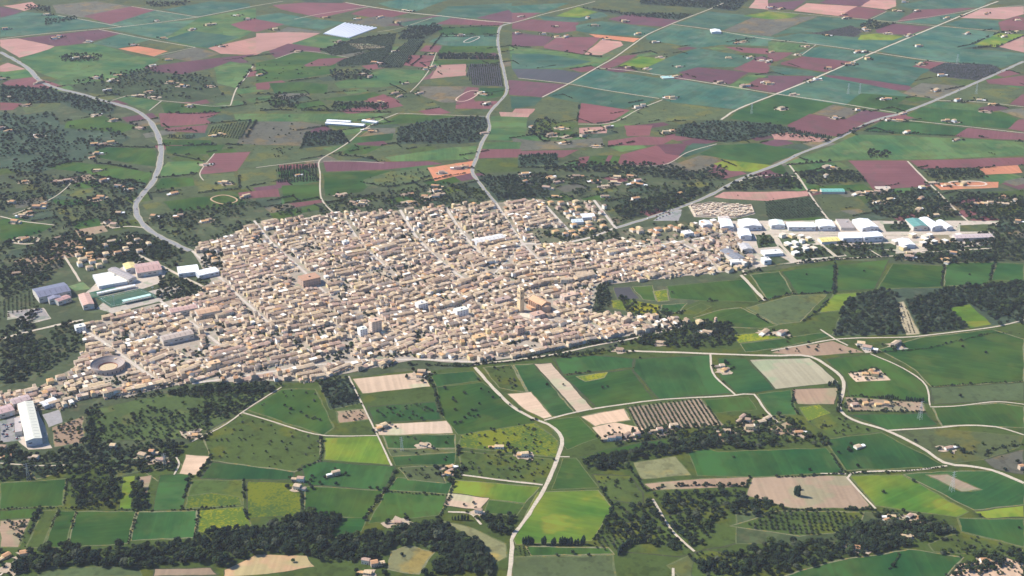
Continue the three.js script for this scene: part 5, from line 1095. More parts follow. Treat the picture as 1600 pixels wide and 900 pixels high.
// the church: buttressed nave, polygonal end and a tall square tower
{
  const a = G(826, 479), b = G(846, 490), L = Math.hypot(b[0] - a[0], b[1] - a[1]), ang = Math.atan2(-(b[1] - a[1]), b[0] - a[0]), W = 20, H = 15;
  const BR = M('wall', [0.60, 0.33, 0.19]), RF = M('tile', [0.56, 0.34, 0.2]), ST2 = M('wall', [0.52, 0.36, 0.25]);
  const nx = Math.sin(ang), nz = Math.cos(ang);                       // local +z looks to the left of the picture or away: pick the side away from it
  const g = group((a[0] + b[0]) / 2, (a[1] + b[1]) / 2, ang), sgn = nx > 0 ? 1 : -1; g.position.x += nx * sgn * W / 2; g.position.z += nz * sgn * W / 2;
  const outer = -sgn;
  part('wall', new MB().gableWalls(L, W, H, 4.5, null).geo(), BR, g); part('roof', new MB().gableRoof(L, W, H, 4.5, null, 0.8, 0.4).geo(), RF, g);
  for (let i = 0; i < 7; i++) for (const s of [-1, 1]) { const x = -L / 2 + (i + 0.5) * L / 7; part('buttress', new MB().box(-0.8, 0.8, 0, H - 1.5, -1.2, 1.2, null).geo(), ST2, g, [x, 0, s * (W / 2 + 1.1)]); if (i < 6) { const p = part('window', UNIT, GLASS, g, [x + L / 14, H * 0.62, s * W / 2]); p.scale.set(1.5, 5, 0.3); } }
  const ch = part('side_chapel', new MB().box(-L * 0.42, L * 0.2, 0, 6, -2.6, 2.6, null, false).geo(), BR, g, [0, 0, outer * (W / 2 + 4.9)]); part('chapel_roof', new MB().quad([-L * 0.43, 6, -2.8], [L * 0.21, 6, -2.8], [L * 0.21, 6.01, 2.8], [-L * 0.43, 6.01, 2.8], null).geo(), RF, ch);
  const ap = new MB(), ar = new MB(); for (let i = 0; i < 5; i++) { const t0 = -Math.PI / 2 + Math.PI * i / 5, t1 = t0 + Math.PI / 5, A = (t, y) => [L / 2 - 0.3 + Math.cos(t) * W * 0.36, y, Math.sin(t) * W * 0.42]; ap.quad(A(t0, 0), A(t1, 0), A(t1, H - 2), A(t0, H - 2), null); ar.tri(A(t0, H - 2), A(t1, H - 2), [L / 2 - 0.3, H + 2, 0], null); } part('apse', ap.geo(), ST2, g); part('apse_roof', ar.geo(), RF, g);
  put(g, 'church', 'large orange brick church with buttressed nave', 'church');
  const [tx, tz] = G(813.5, 488), t = group(tx, tz - 4, ang), TW = 8.6, TS = M('wall', [0.74, 0.56, 0.34]);
  part('shaft', new MB().box(-TW / 2, TW / 2, 0, 42, -TW / 2, TW / 2, null).geo(), TS, t);
  for (const y of [12, 22, 31, 41.6]) part('cornice', new MB().box(-TW / 2 - 0.35, TW / 2 + 0.35, y, y + 0.7, -TW / 2 - 0.35, TW / 2 + 0.35, null).geo(), TS, t);
  for (const y of [25.5, 35]) for (let k = 0; k < 4; k++) for (const o of [-1.6, 1.6]) { const p = part('belfry_opening', UNIT, GLASS, t, [k % 2 ? 0 : 0, 0, 0]); p.scale.set(k % 2 ? 0.3 : 1.6, 4.2, k % 2 ? 1.6 : 0.3); p.position.set(k === 0 ? o : k === 2 ? o : k === 1 ? TW / 2 : -TW / 2, y + 1, k === 1 || k === 3 ? o : k === 0 ? TW / 2 : -TW / 2); }
  const par = part('parapet', new MB().box(-TW / 2, TW / 2, 42.3, 43.3, TW / 2 - 0.5, TW / 2, null).box(-TW / 2, TW / 2, 42.3, 43.3, -TW / 2, -TW / 2 + 0.5, null).geo(), TS, t); part('spire', new THREE.ConeGeometry(2.2, 4, 8), ST2, par, [0, 44, 0]);
  put(t, 'church_tower', 'tall square sandstone bell tower beside the brick church', 'tower');
  const sq = sheet([G(812, 490), G(828, 489), G(842, 496), G(836, 500), G(812, 494)], Y1 + 0.1, 0, 120); put(new THREE.Mesh(sq, M('pave', [0.62, 0.55, 0.42])), 'church_square', 'pale paved square at the foot of the church tower', 'square', { kind: 'structure', at: G(825, 494) });
}
// the bullring: outer wall, stepped stands, sand arena
{
  const [x, z] = G(169, 575), g = group(x, z), R = 27, lathe = (p) => new THREE.LatheGeometry(p.map((q) => new THREE.Vector2(q[0], q[1])), 56);
  part('outer_wall', lathe([[R, 0], [R, 9], [R - 0.8, 9], [R - 0.8, 7.5]]), M('wall', [0.46, 0.36, 0.29]), g);
  for (let i = 0; i < 7; i++) { const r = R - 0.8 - i * 1.6, y = 7.4 - i * 0.85; part('seating_tier', lathe([[r, y], [r - 1.6, y], [r - 1.6, y - 0.85]]), M('wall', i % 2 ? [0.34, 0.29, 0.26] : [0.40, 0.33, 0.29]), g); }
  part('arena', new THREE.CircleGeometry(R - 12.2, 48).rotateX(-Math.PI / 2).translate(0, 1.2, 0), M('pave', [0.55, 0.42, 0.27]), g); part('barrier', lathe([[R - 12.2, 1.2], [R - 12.2, 2.8], [R - 12.4, 2.8], [R - 12.4, 1.2]]), M('wall', [0.33, 0.12, 0.09]), g);
  for (let i = 0; i < 24; i++) { const a = i / 24 * Math.PI * 2, p = part('arch_opening', UNIT, GLASS, g, [Math.cos(a) * R, 3, Math.sin(a) * R]); p.scale.set(0.3, 3.4, 1.6); p.rotation.y = -a; }
  put(g, 'bullring', 'round stone bullring with stepped stands and sand floor', 'bullring');
}
// football ground
{
  const P1 = [G(151, 466), G(219, 451), G(252, 464), G(173, 481)];
  put(new THREE.Mesh(sheet(P1, Y1 + 0.03, TH, 200), M('crop', [0.055, 0.10, 0.062])), 'football_pitch', 'green football pitch between two stands', 'pitch', { kind: 'structure', at: G(205, 466) });
  const lines = [], mm = new MB(), L = (u, v) => { const a = [P1[0][0] + (P1[1][0] - P1[0][0]) * u, P1[0][1] + (P1[1][1] - P1[0][1]) * u], b = [P1[3][0] + (P1[2][0] - P1[3][0]) * u, P1[3][1] + (P1[2][1] - P1[3][1]) * u]; return [a[0] + (b[0] - a[0]) * v, a[1] + (b[1] - a[1]) * v]; };
  put(new THREE.Mesh(ribbon([L(0.06, 0.1), L(0.94, 0.1), L(0.94, 0.9), L(0.06, 0.9), L(0.06, 0.1)], 0.3, Y1 + 0.036, 0), M('pave', [0.75, 0.75, 0.72])), 'pitch_marking', 'white boundary line painted round the football pitch', 'marking', { kind: 'structure', at: G(205, 466) });
  put(new THREE.Mesh(sheet([G(128, 460), G(178, 449), G(196, 455), G(140, 467)], Y1 + 0.02, TH, 200), M('crop', [0.07, 0.13, 0.075])), 'small_pitch', 'small green training pitch beside the school', 'pitch', { kind: 'structure', at: G(165, 457) });
  put(new THREE.Mesh(sheet([G(106, 448), G(130, 441), G(142, 452), G(118, 455)], Y1 + 0.024, TH, 200), M('crop', [0.12, 0.17, 0.07])), 'lawn', 'light green lawn between sports hall and school', 'lawn', { kind: 'structure', at: G(124, 449) });
  const stand = (fl, fr, d, h, rc, label, name) => { const q = between(fl, fr), g = group(q.x, q.z, q.ang); const rf = part('canopy', new MB().box(-q.w / 2, q.w / 2, h, h + 0.3, -d / 2, d / 2, null, true, null, true).geo(), M('wall', rc, 0.5), g); for (let i = 0; i < 8; i++) part('post', new MB().box(-0.15, 0.15, 0, h, -0.15, 0.15, null).geo(), METAL, g, [(-0.48 + i * 0.137) * q.w, 0, d / 2 - 0.5]); for (let i = 0; i < 4; i++) part('step', new MB().box(-q.w / 2, q.w / 2, 0, 0.5 + i * 0.5, -d / 2 + 4 - i, -d / 2 + 5 - i, null).geo(), GREYW, g); put(g, name, label, 'stand'); };
  stand([192, 475], [236, 465], 8, 6, [0.50, 0.72, 0.62], 'spectator stand with long mint green canopy', 'spectator_stand'); stand([152, 462], [212, 449], 6, 5, [0.70, 0.70, 0.70], 'pale grey spectator stand along the far touchline', 'spectator_stand');
  for (const [px, py] of [[179, 478], [240, 464], [160, 466], [215, 452]]) { const [x, z] = G(px, py), g = group(x, z); part('mast', new THREE.CylinderGeometry(0.15, 0.3, 18, 8).translate(0, 9, 0), METAL, g); part('lamp_frame', new MB().box(-1.5, 1.5, 18, 19.4, -0.2, 0.2, null).geo(), METAL, g); put(g, 'floodlight_mast', 'slim floodlight mast beside the football pitch', 'mast', { rel: 1, group: 'floodlight masts' }); }
}
// cemetery: walled rows of tombs
{
  const P1 = pts('1078,322 1110,317 1174,322 1178,333 1150,340 1087,338'), seen = [];
  let n = 0; for (let i = 0; i < P1.length; i++) { const a = P1[i], b = P1[(i + 1) % P1.length], L = Math.hypot(b[0] - a[0], b[1] - a[1]), g = group((a[0] + b[0]) / 2, (a[1] + b[1]) / 2, Math.atan2(-(b[1] - a[1]), b[0] - a[0])); put((part('wall', new MB().box(-L / 2, L / 2, 0, 2.6, -0.3, 0.3, null).geo(), M('wall', [0.6, 0.48, 0.36]), g), g), 'cemetery_wall', 'pale stone wall round the cemetery', 'wall', { rel: 1, group: 'cemetery walls' }); }
  const ax = TH * 0.25, c = Math.cos(ax), s = Math.sin(ax), o = G(1128, 329);
  for (let i = -14; i < 15; i++) for (let j = -6; j < 7; j++) { const u = i * 6 + rr(-1, 1), v = j * 9 + rr(-1, 1), x = o[0] + u * c - v * s, z = o[1] + u * s + v * c; if (!inPoly(P1, x, z) || rnd() < 0.12 || n > 230) continue; n++; const g = group(x, z, -ax), w = rr(3, 5.8), d = rr(2.4, 4.6), h = rr(1.4, 4.2), m = pick([0, 2, 2, 5, 6, 3]); part('tomb_wall', new MB().box(-w / 2, w / 2, 0, h, -d / 2, d / 2, null).geo(), wallMat[m], g); part('slab', new MB().box(-w / 2 - 0.15, w / 2 + 0.15, h + 0.002, h + 0.25, -d / 2 - 0.15, d / 2 + 0.15, null).geo(), wallMat[pick([0, 5, 6])], g); put(g, 'tomb', `${WALLN[m]} stone tomb, ${ordinal(i + 15)} along in ${ordinal(7 - j < 1 ? 1 : 7 - j)} row of cemetery`, 'tomb', { group: 'tombs in the cemetery rows', same: 1 }); }
}
// greenhouse sheets in the far fields: long low tunnels
{
  const a = G(505, 53), b = G(545, 60), c = G(590, 44), d = G(537, 36);
  for (let i = 0; i < 10; i++) { const t = (i + 0.5) / 10, p = [a[0] + (b[0] - a[0]) * t, a[1] + (b[1] - a[1]) * t], q = [d[0] + (c[0] - d[0]) * t, d[1] + (c[1] - d[1]) * t], L = Math.hypot(q[0] - p[0], q[1] - p[1]), w = Math.hypot(b[0] - a[0], b[1] - a[1]) / 10 * 0.47, g = group((p[0] + q[0]) / 2, (p[1] + q[1]) / 2, Math.atan2(-(q[1] - p[1]), q[0] - p[0])), m = new MB(); for (let k = 0; k < 6; k++) { const t0 = Math.PI * k / 6, t1 = Math.PI * (k + 1) / 6, A = (x, t2) => [x, Math.sin(t2) * 3.2, Math.cos(t2) * w]; m.quad(A(-L / 2, t0), A(L / 2, t0), A(L / 2, t1), A(-L / 2, t1), null); for (const s of [-L / 2, L / 2]) m.tri([s, 0, 0], A(s, t0), A(s, t1), null); } part('plastic_cover', m.geo(), M('wall', [0.78, 0.78, 0.80], 0.5), g); put(g, 'greenhouse_tunnel', 'white plastic greenhouse tunnel', 'greenhouse', { rel: 1, group: 'white greenhouse tunnels' }); }
}
// farmsteads
const BELTS = ['0,140 170,165 235,300 215,345 150,400 0,440', '420,325 700,290 740,300 600,325', '800,262 1000,280 1110,292 960,340 870,310', '1290,300 1590,300 1590,340 1380,340', '800,180 960,195 940,245 810,240', '230,100 350,140 320,160 120,140', '960,660 1240,655 1250,680 980,690', '20,700 240,700 240,735 20,740', '1400,400 1590,350 1590,405', '1500,880 1590,870 1590,895', '1380,800 1480,815 1420,840'].map(pts);
let FARM_LIST = FARMS; seed = 777;
BELTS.forEach((p, k) => { const bb = [Math.min(...p.map((q) => q[0])), Math.min(...p.map((q) => q[1])), Math.max(...p.map((q) => q[0])), Math.max(...p.map((q) => q[1]))]; let n = 0; for (let t = 0; t < 400 && n < [18, 9, 12, 9, 7, 9, 6, 4, 3, 2, 3][k]; t++) { const x = rr(bb[0], bb[2]), z = rr(bb[1], bb[3]); if (!inPoly(p, x, z) || onRoad(x, z, 9)) continue; n++; const q = P(x, z); FARM_LIST += ` ${q[0].toFixed(1)},${q[1].toFixed(1)}`; } });
FARM_LIST.split(' ').forEach((s, i) => {
  const [px, py] = s.split(',').map(Number), [x, z] = G(px, py); if (inPoly(townP, x, z)) return;
  const nr = py > 560 ? 0.72 : 1, big = hash2(i, 1), w = (10 + 8 * hash2(i, 2)) * nr, d = (7 + 4 * hash2(i, 3)) * nr, h = 3.2 + (big > 0.5 ? 2.8 : 0.3), wi = [7, 1, 0, 5, 2, 1, 4, 6][Math.floor(hash2(i, 4) * 8)], ri2 = [3, 0, 5, 7, 2, 6, 3, 1][Math.floor(hash2(i, 5) * 8)], g = group(x, z, (hash2(i, 6) - 0.5) * 1.4 - TH * 0.5);
  part('wall', new MB().gableWalls(w, d, h, d * 0.16, null).geo(), wallMat[wi], g); part('roof', new MB().gableRoof(w, d, h, d * 0.16, null).geo(), roofMat[ri2], g);
  if (hash2(i, 7) < 0.75) { const aw = 6 + 5 * hash2(i, 8), sx = (w / 2 + aw / 2 + 0.1) * (hash2(i, 9) < 0.5 ? 1 : -1), an = part('annex', new MB().gableWalls(aw, d * 0.7, h * 0.62, d * 0.1, null).geo(), wallMat[(wi + 5) % 8], g, [sx, 0, d * 0.05]); part('annex_roof', new MB().gableRoof(aw, d * 0.7, h * 0.62, d * 0.1, null).geo(), hash2(i, 10) < 0.3 ? wallMat[7] : roofMat[(ri2 + 2) % 8], an); }
  for (const s2 of [-0.3, 0.05]) { const p = part('window', UNIT, SHUT[i % 3], g, [s2 * w, 1.8, d / 2]); p.scale.set(1.2, 1.4, 0.16); } const dr = part('door', UNIT, DOOR, g, [0.3 * w, 1.15, d / 2]); dr.scale.set(1.4, 2.3, 0.16);
  put(g, 'farmhouse', `${WALLN[wi]} ${big > 0.5 ? 'two storey ' : 'low '}farmhouse with ${ROOFN[ri2]} roof`, 'farmhouse', { rel: 1, group: 'farmhouses in the fields' });
  if (px > 20 && hash2(i, 11) < 0.6) { const r = 7 + 6 * hash2(i, 12), p = []; for (let k = 0; k < 14; k++) { const t = k / 14 * Math.PI * 2, q = r * (0.55 + 0.9 * hash2(i, 20 + k)); p.push([x + Math.cos(t) * q * 1.3, z + Math.sin(t) * q]); } put(new THREE.Mesh(sheet(p, Y1 + 0.05, 0, 150, hash2(i, 13), 0), M('pave', [0.40, 0.31, 0.22])), 'farmyard', 'bare pale farmyard', 'yard', { kind: 'structure', at: [x, z], rel: 1 }); }
});
// free-standing villas and terraces of the newer streets and scattered garden houses at the town's fringe
const FRINGE = ['855,318 935,314 955,345 885,360 862,335', '975,362 1085,352 1120,372 1060,376', '1130,372 1160,372 1180,395 1175,415 1150,420', '60,610 118,575 130,600 60,635', '335,375 300,395 325,430 345,440', '1000,495 1060,500 1095,507 1010,521', '110,405 200,372 240,385 215,408 130,430', '540,330 760,322 800,350 720,372 600,360', '1390,370 1500,368 1480,385 1400,392', '1100,348 1130,348 1150,372 1130,372', '1215,370 1262,370 1300,385 1240,400', '820,355 955,352 900,375'];
FRINGE.forEach((f, fi) => { const p = pts(f), bb = [Math.min(...p.map((q) => q[0])), Math.min(...p.map((q) => q[1])), Math.max(...p.map((q) => q[0])), Math.max(...p.map((q) => q[1]))]; let n = 0; for (let k = 0; k < 90 && n < (fi === 6 ? 18 : 12); k++) { const x = rr(bb[0], bb[2]), z = rr(bb[1], bb[3]); if (!inPoly(p, x, z) || onStreet(x, z, 8) || onRoad(x, z, 6) || houses.some((h) => Math.hypot(h.x - x, h.z - z) < 15)) continue; n++; const w = rr(9, 14), d = rr(8, 11), h = rr(5.5, 7.5), wi = pick([0, 1, 7, 4, 5]), ri2 = pick([3, 5, 0, 7]), g = group(x, z, -TH + (rnd() < 0.5 ? Math.PI / 2 : 0)); houses.push({ x, z }); const est = fi === 8 || fi === 10 || fi === 9; part('wall', new MB().box(-w / 2, w / 2, 0, h, -d / 2, d / 2, null, false).geo(), wallMat[wi], g); if (est) part('roof', new MB().box(-w / 2 - 0.2, w / 2 + 0.2, h, h + 0.3, -d / 2 - 0.2, d / 2 + 0.2, null).geo(), wallMat[[7, 5, 6, 1][ri2 % 4]], g); else part('roof', new MB().hipRoof(w, d, h, 2, null).geo(), roofMat[ri2], g); const p2 = part('door', UNIT, DOOR, g, [0, 1.2, d / 2]); p2.scale.set(1.5, 2.4, 0.16); if (est) put(g, 'workshop', `small ${WALLN[wi]} workshop with flat roof`, 'workshop', { rel: 1, group: 'small workshops of the estate' }); else put(g, 'villa', `${WALLN[wi]} villa with hipped ${ROOFN[ri2]} roof`, 'villa', { rel: 1, group: 'detached villas at the edge of town' }); } });
// pylons
for (const [px, py, h] of [[1437, 655, 30], [1487, 767, 30], [45, 750, 26], [258, 730, 22], [628, 704, 22], [1325, 147, 30], [1343, 147, 30], [1525, 147, 30], [1495, 100, 30], [1174, 178, 28]]) {
  const [x, z] = G(px, py), g = group(x, z, 0.4), B = h * 0.09, mat = M('wall', [0.5, 0.52, 0.54], 0.5), bar = (m, a, b, r) => { const d = new THREE.Vector3(b[0] - a[0], b[1] - a[1], b[2] - a[2]), geo = new THREE.CylinderGeometry(r, r, d.length(), 5, 1); geo.applyQuaternion(new THREE.Quaternion().setFromUnitVectors(new THREE.Vector3(0, 1, 0), d.clone().normalize())); geo.translate((a[0] + b[0]) / 2, (a[1] + b[1]) / 2, (a[2] + b[2]) / 2); m.push(geo); };
  const C = (i, t) => { const s = B * (1 - t * 0.85); return [(i & 1 ? 1 : -1) * s, t * h, (i & 2 ? 1 : -1) * s]; };
  for (let i = 0; i < 4; i++) { const m = []; bar(m, C(i, 0), C(i, 1), 0.1); part('leg', m[0], mat, g); }
  const lat = []; for (let k = 0; k < 7; k++) for (const [i, j] of [[0, 1], [1, 3], [3, 2], [2, 0]]) { bar(lat, C(i, k / 7), C(j, (k + 1) / 7), 0.045); bar(lat, C(j, k / 7), C(i, (k + 1) / 7), 0.045); } part('lattice', mergeGeometries(lat), mat, g);
  for (const t of [0.72, 0.84, 0.96]) { const m = []; bar(m, [-h * 0.15, t * h, 0], [h * 0.15, t * h, 0], 0.14); part('crossarm', m[0], mat, g); }
  put(g, 'electricity_pylon', 'thin grey lattice electricity pylon', 'pylon', { rel: 1, group: 'electricity pylons' });
}
// cars: on the roads and in the yards
{
  const body = new MB().box(-2.1, 2.1, 0.35, 0.95, -0.88, 0.88, null).geo(), cab = new MB(); cab.quad([-1.4, 0.95, 0.82], [1.2, 0.95, 0.82], [0.7, 1.5, 0.7], [-1.0, 1.5, 0.7], null).quad([1.2, 0.95, -0.82], [-1.4, 0.95, -0.82], [-1.0, 1.5, -0.7], [0.7, 1.5, -0.7], null).quad([1.2, 0.95, 0.82], [1.2, 0.95, -0.82], [0.7, 1.5, -0.7], [0.7, 1.5, 0.7], null).quad([-1.4, 0.95, -0.82], [-1.4, 0.95, 0.82], [-1.0, 1.5, 0.7], [-1.0, 1.5, -0.7], null).quad([-1.0, 1.5, 0.7], [0.7, 1.5, 0.7], [0.7, 1.5, -0.7], [-1.0, 1.5, -0.7], null); const cabG = cab.geo(), wheel = new THREE.CylinderGeometry(0.33, 0.33, 0.22, 10).rotateX(Math.PI / 2);
  const paints = [['white', [0.75, 0.75, 0.75]], ['silver', [0.45, 0.46, 0.48]], ['dark blue', [0.04, 0.06, 0.12]], ['black', [0.03, 0.03, 0.03]], ['red', [0.4, 0.04, 0.03]]];
  const spots = []; for (const r of [RD[0], RD[1], RD[2]]) for (let k = 0; k < 7; k++) { const i = Math.floor((0.08 + k * 0.13) * (r.p.length - 1)), a = r.p[i], b = r.p[i + 1], l = Math.hypot(b[0] - a[0], b[1] - a[1]), s = k % 2 ? 1 : -1; spots.push([a[0] - (b[1] - a[1]) / l * r.w * 0.22 * s, a[1] + (b[0] - a[0]) / l * r.w * 0.22 * s, Math.atan2(-(b[1] - a[1]), b[0] - a[0]), r.y, 'driving']); }
  for (let k = 0; k < 14; k++) { const q = G(48 + (k % 7) * 2.7, 487 + Math.floor(k / 7) * 4 - (k % 7) * 0.6); spots.push([q[0], q[1], 1.2, 0.25, 'parked']); }
  for (let k = 0; k < 22; k++) { const q = G(3 + hash2(k, 5) * 25, 662 + hash2(k, 6) * 24); spots.push([q[0], q[1], hash2(k, 3) * 3, 0.25, 'parked']); }
  for (let k = 0; k < 12; k++) { const q = G(1026 + (k % 6) * 5, 343 - (k % 6) * 2 - Math.floor(k / 6) * 5); spots.push([q[0], q[1], 0.6, 0.25, 'parked']); }
  spots.forEach(([x, z, a, y, wh], i) => { const [pn, pc] = paints[Math.floor(hash2(i, 77) * 5)], g = group(x, z, a); g.position.y = y; part('body', body, M('wall', pc, 0.35), g); part('cabin', cabG, GLASS, g); for (const [wx, wz] of [[-1.3, 0.8], [1.3, 0.8], [-1.3, -0.8], [1.3, -0.8]]) part('wheel', wheel, M('wall', [0.03, 0.03, 0.03]), g, [wx, 0.33, wz]); put(g, 'car', `${pn} car ${wh}`, 'car', { rel: 1, group: 'parked and driving cars' }); });
}

// ---------------------------------------------------------------- trees
const blob = (r, n) => { const g = new THREE.IcosahedronGeometry(r, 0).toNonIndexed ? new THREE.IcosahedronGeometry(r, 0) : null, p = g.attributes.position; const o = n * 7.31; for (let i = 0; i < p.count; i++) { const k = 0.78 + 0.44 * hash2(Math.round((p.getX(i) / r + 2) * 50), Math.round((p.getY(i) / r + 2) * 50) + n * 31, Math.round((p.getZ(i) / r + 2) * 50)); p.setXYZ(i, p.getX(i) * k, p.getY(i) * k, p.getZ(i) * k); } return g; };
function crownGeo(n, kind) {                                          // many small leafy clumps through the crown's volume, with loose sprays outside
  const list = []; seed = 900 + n * 17 + (kind === 'cypress' ? 500 : 0);
  const N = kind === 'cypress' ? 26 : 30;
  for (let i = 0; i < N; i++) {
    let x, y, z, r;
    if (kind === 'cypress') { const t = (i + rnd()) / N; y = 0.06 + t * 0.9; const w = 0.105 * Math.sin(Math.PI * Math.min(1, 0.16 + t * 0.84)) ** 0.7 + 0.012, a = rnd() * 7; x = Math.cos(a) * w * 0.5; z = Math.sin(a) * w * 0.5; r = w * rr(0.75, 1); const g = blob(r, i + n * 40); g.scale(1, 1.7, 1); g.translate(x, y, z); list.push(g); continue; }
    const a = rnd() * Math.PI * 2, u = rr(-0.55, 1), q = Math.sqrt(1 - u * u) * rr(0.35, 0.85); x = Math.cos(a) * q; z = Math.sin(a) * q; y = 1.0 + u * 0.62 * rr(0.7, 1); r = rr(0.22, 0.38); const g = blob(r, i + n * 40); g.scale(1, 0.8, 1); g.translate(x, y, z); list.push(g);
  }
  const tri = []; for (let i = 0; i < (kind === 'cypress' ? 40 : 90); i++) { let c; if (kind === 'cypress') { const t = rnd(), w = 0.12 * Math.sin(Math.PI * Math.min(1, 0.16 + t * 0.84)) + 0.01, a = rnd() * 7; c = [Math.cos(a) * w, 0.05 + t * 0.97, Math.sin(a) * w]; } else { const a = rnd() * 7, u = rr(-0.5, 1), q = Math.sqrt(1 - u * u) * rr(0.85, 1.12); c = [Math.cos(a) * q, 1.0 + u * 0.75, Math.sin(a) * q]; } const s = kind === 'cypress' ? 0.035 : 0.13; for (let k = 0; k < 3; k++) tri.push(c[0] + rr(-s, s), c[1] + rr(-s, s) * (kind === 'cypress' ? 2 : 1), c[2] + rr(-s, s)); }
  const tg = new THREE.BufferGeometry(); tg.setAttribute('position', new THREE.Float32BufferAttribute(tri, 3)); tg.setAttribute('uv', new THREE.Float32BufferAttribute(new Array(tri.length / 3 * 2).fill(0.3), 2)); tg.computeVertexNormals(); list.push(tg);
  const out = mergeGeometries(list.map((g) => { const q = g.index ? g.toNonIndexed() : g; q.deleteAttribute('normal'); return q; })); out.computeVertexNormals(); return out;
}
const trunkGeo = (kind) => { const l = [new THREE.CylinderGeometry(kind === 'cypress' ? 0.012 : 0.06, kind === 'cypress' ? 0.02 : 0.1, kind === 'cypress' ? 0.3 : 0.9, 7).translate(0, kind === 'cypress' ? 0.15 : 0.45, 0)]; if (kind !== 'cypress') for (let k = 0; k < 3; k++) { const g = new THREE.CylinderGeometry(0.025, 0.05, 0.7, 5).translate(0, 0.35, 0); g.rotateZ(0.6); g.rotateY(k * 2.1); g.translate(0, 0.6, 0); l.push(g); } return mergeGeometries(l); };
const CROWN = [0, 1, 2, 3, 4].map((n) => crownGeo(n, 'round')), CYP = [0, 1, 2].map((n) => crownGeo(n, 'cypress')), TRUNK = trunkGeo('round'), CTRUNK = trunkGeo('cypress'), BARK = M('wall', [0.09, 0.065, 0.045]);
const TONE = [[0.020, 0.032, 0.016], [0.033, 0.051, 0.018], [0.060, 0.070, 0.042], [0.013, 0.023, 0.014], [0.048, 0.070, 0.021]], TONEN = ['dark evergreen', 'mid green', 'grey green', 'very dark', 'light green'];
const toneMat = TONE.map((c) => M('leaf', c, 1)), CYPM = M('leaf', [0.020, 0.038, 0.024], 1);
seed = 4242;
const trees = [], bushes = [], cyps = [], orch = [];
const addTree = (list, x, z, r, tone) => list.push({ x, z, r, tone, v: Math.floor(rnd() * 5), a: rnd() * 6.3, s: rr(0.85, 1.2) });
for (const line of WOODS.trim().split('\n')) {
  const [sp2, r, cl, tone, ...rest] = line.trim().split(/\s+/), p = pts(rest.join(' ')), S = Number(sp2) * (P(p[0][0], p[0][1])[1] < 260 ? 1.05 : 0.92), R = Number(r), C = Number(cl) * 0.72;
  const bb = [Math.min(...p.map((q) => q[0])), Math.min(...p.map((q) => q[1])), Math.max(...p.map((q) => q[0])), Math.max(...p.map((q) => q[1]))];
  for (let x = bb[0]; x < bb[2]; x += S) for (let z = bb[1]; z < bb[3]; z += S) {
    const X = x + rr(-0.48, 0.48) * S, Z = z + rr(-0.48, 0.48) * S; if (!inPoly(p, X, Z)) continue;
    const dn = fbm(X / 60, Z / 60, 301, 3), k = dn - C * 0.95 + 0.02; if (k < 0 && rnd() < 0.93) continue; if (rnd() < C * 0.35) continue;
    if (onRoad(X, Z, 2)) continue; const q = P(X, Z); if (q[0] < -60 || q[0] > 1660 || q[1] > 935) continue;
    addTree(trees, X, Z, R * (rnd() < 0.3 ? rr(0.4, 0.7) : rr(0.7, 1.25)) * (rnd() < 0.08 ? 1.4 : 1), rnd() < 0.6 ? Number(tone) : pick([0, 0, 1, 2, 3, 4]));
  }
}
const along = (p, S, f) => { let carry = 0; for (let i = 1; i < p.length; i++) { const a = p[i - 1], b = p[i], L = Math.hypot(b[0] - a[0], b[1] - a[1]); let t = carry; while (t < L) { f(a[0] + (b[0] - a[0]) * t / L, a[1] + (b[1] - a[1]) * t / L); t += S; } carry = t - L; } };
for (const line of HEDGES.trim().split('\n')) { const [S, r, ...rest] = line.trim().split(/\s+/); along(pts(rest.join(' ')), Number(S), (x, z) => { if (noise(x / 35, z / 35, 311) < 0.3) return; const big = rnd() < 0.14; addTree(big ? trees : bushes, x + rr(-1.2, 1.2), z + rr(-1.2, 1.2), Number(r) * (big ? rr(1.1, 1.5) : rr(0.55, 1)), pick([0, 0, 1, 3])); }); }
for (const [a, b, r] of parcelEdges) along([a, b], 4.2, (x, z) => { if (noise(x / 30, z / 30, 331) > 0.34 && !onRoad(x, z, 1)) addTree(bushes, x + rr(-1, 1), z + rr(-1, 1), r * rr(0.7, 1.4), pick([0, 0, 1, 3])); });
for (const line of CYPRESS.trim().split('\n')) { const [S, h, ...rest] = line.trim().split(/\s+/); along(pts(rest.join(' ')), Number(S), (x, z) => { if (rnd() > 0.06) cyps.push({ x: x + rr(-0.5, 0.5), z: z + rr(-0.5, 0.5), h: Number(h) * rr(0.7, 1.15), a: rnd() * 6, v: Math.floor(rnd() * 3), w: rr(1, 1.6) }); }); }
for (const line of ORCHARDS.trim().split('\n')) {
  const [sa, sb, r, turn, ...rest] = line.trim().split(/\s+/), p = pts(rest.join(' ')), th = longest(p) + Number(turn) * Math.PI / 2, c = Math.cos(th), s = Math.sin(th), o = p[0];
  for (let i = -90; i < 90; i++) for (let j = -60; j < 60; j++) { const u = i * sa + rr(-0.5, 0.5), v = j * sb + rr(-0.4, 0.4), x = o[0] + u * c - v * s, z = o[1] + u * s + v * c; if (!inPoly(p, x, z) || rnd() < 0.07) continue; addTree(Number(sa) < 3 ? bushes : orch, x, z, Number(r) * rr(0.75, 1.15), pick([0, 1, 1, 2])); }
}
for (const line of SPARSE.trim().split('\n')) { const [n, r, ...rest] = line.trim().split(/\s+/), p = pts(rest.join(' ')), bb = [Math.min(...p.map((q) => q[0])), Math.min(...p.map((q) => q[1])), Math.max(...p.map((q) => q[0])), Math.max(...p.map((q) => q[1]))]; let k = 0; for (let t = 0; t < 2000 && k < Number(n); t++) { const x = rr(bb[0], bb[2]), z = rr(bb[1], bb[3]); if (inPoly(p, x, z)) { k++; addTree(trees, x, z, Number(r) * rr(0.6, 1.35), pick([0, 1, 2, 2])); } } }
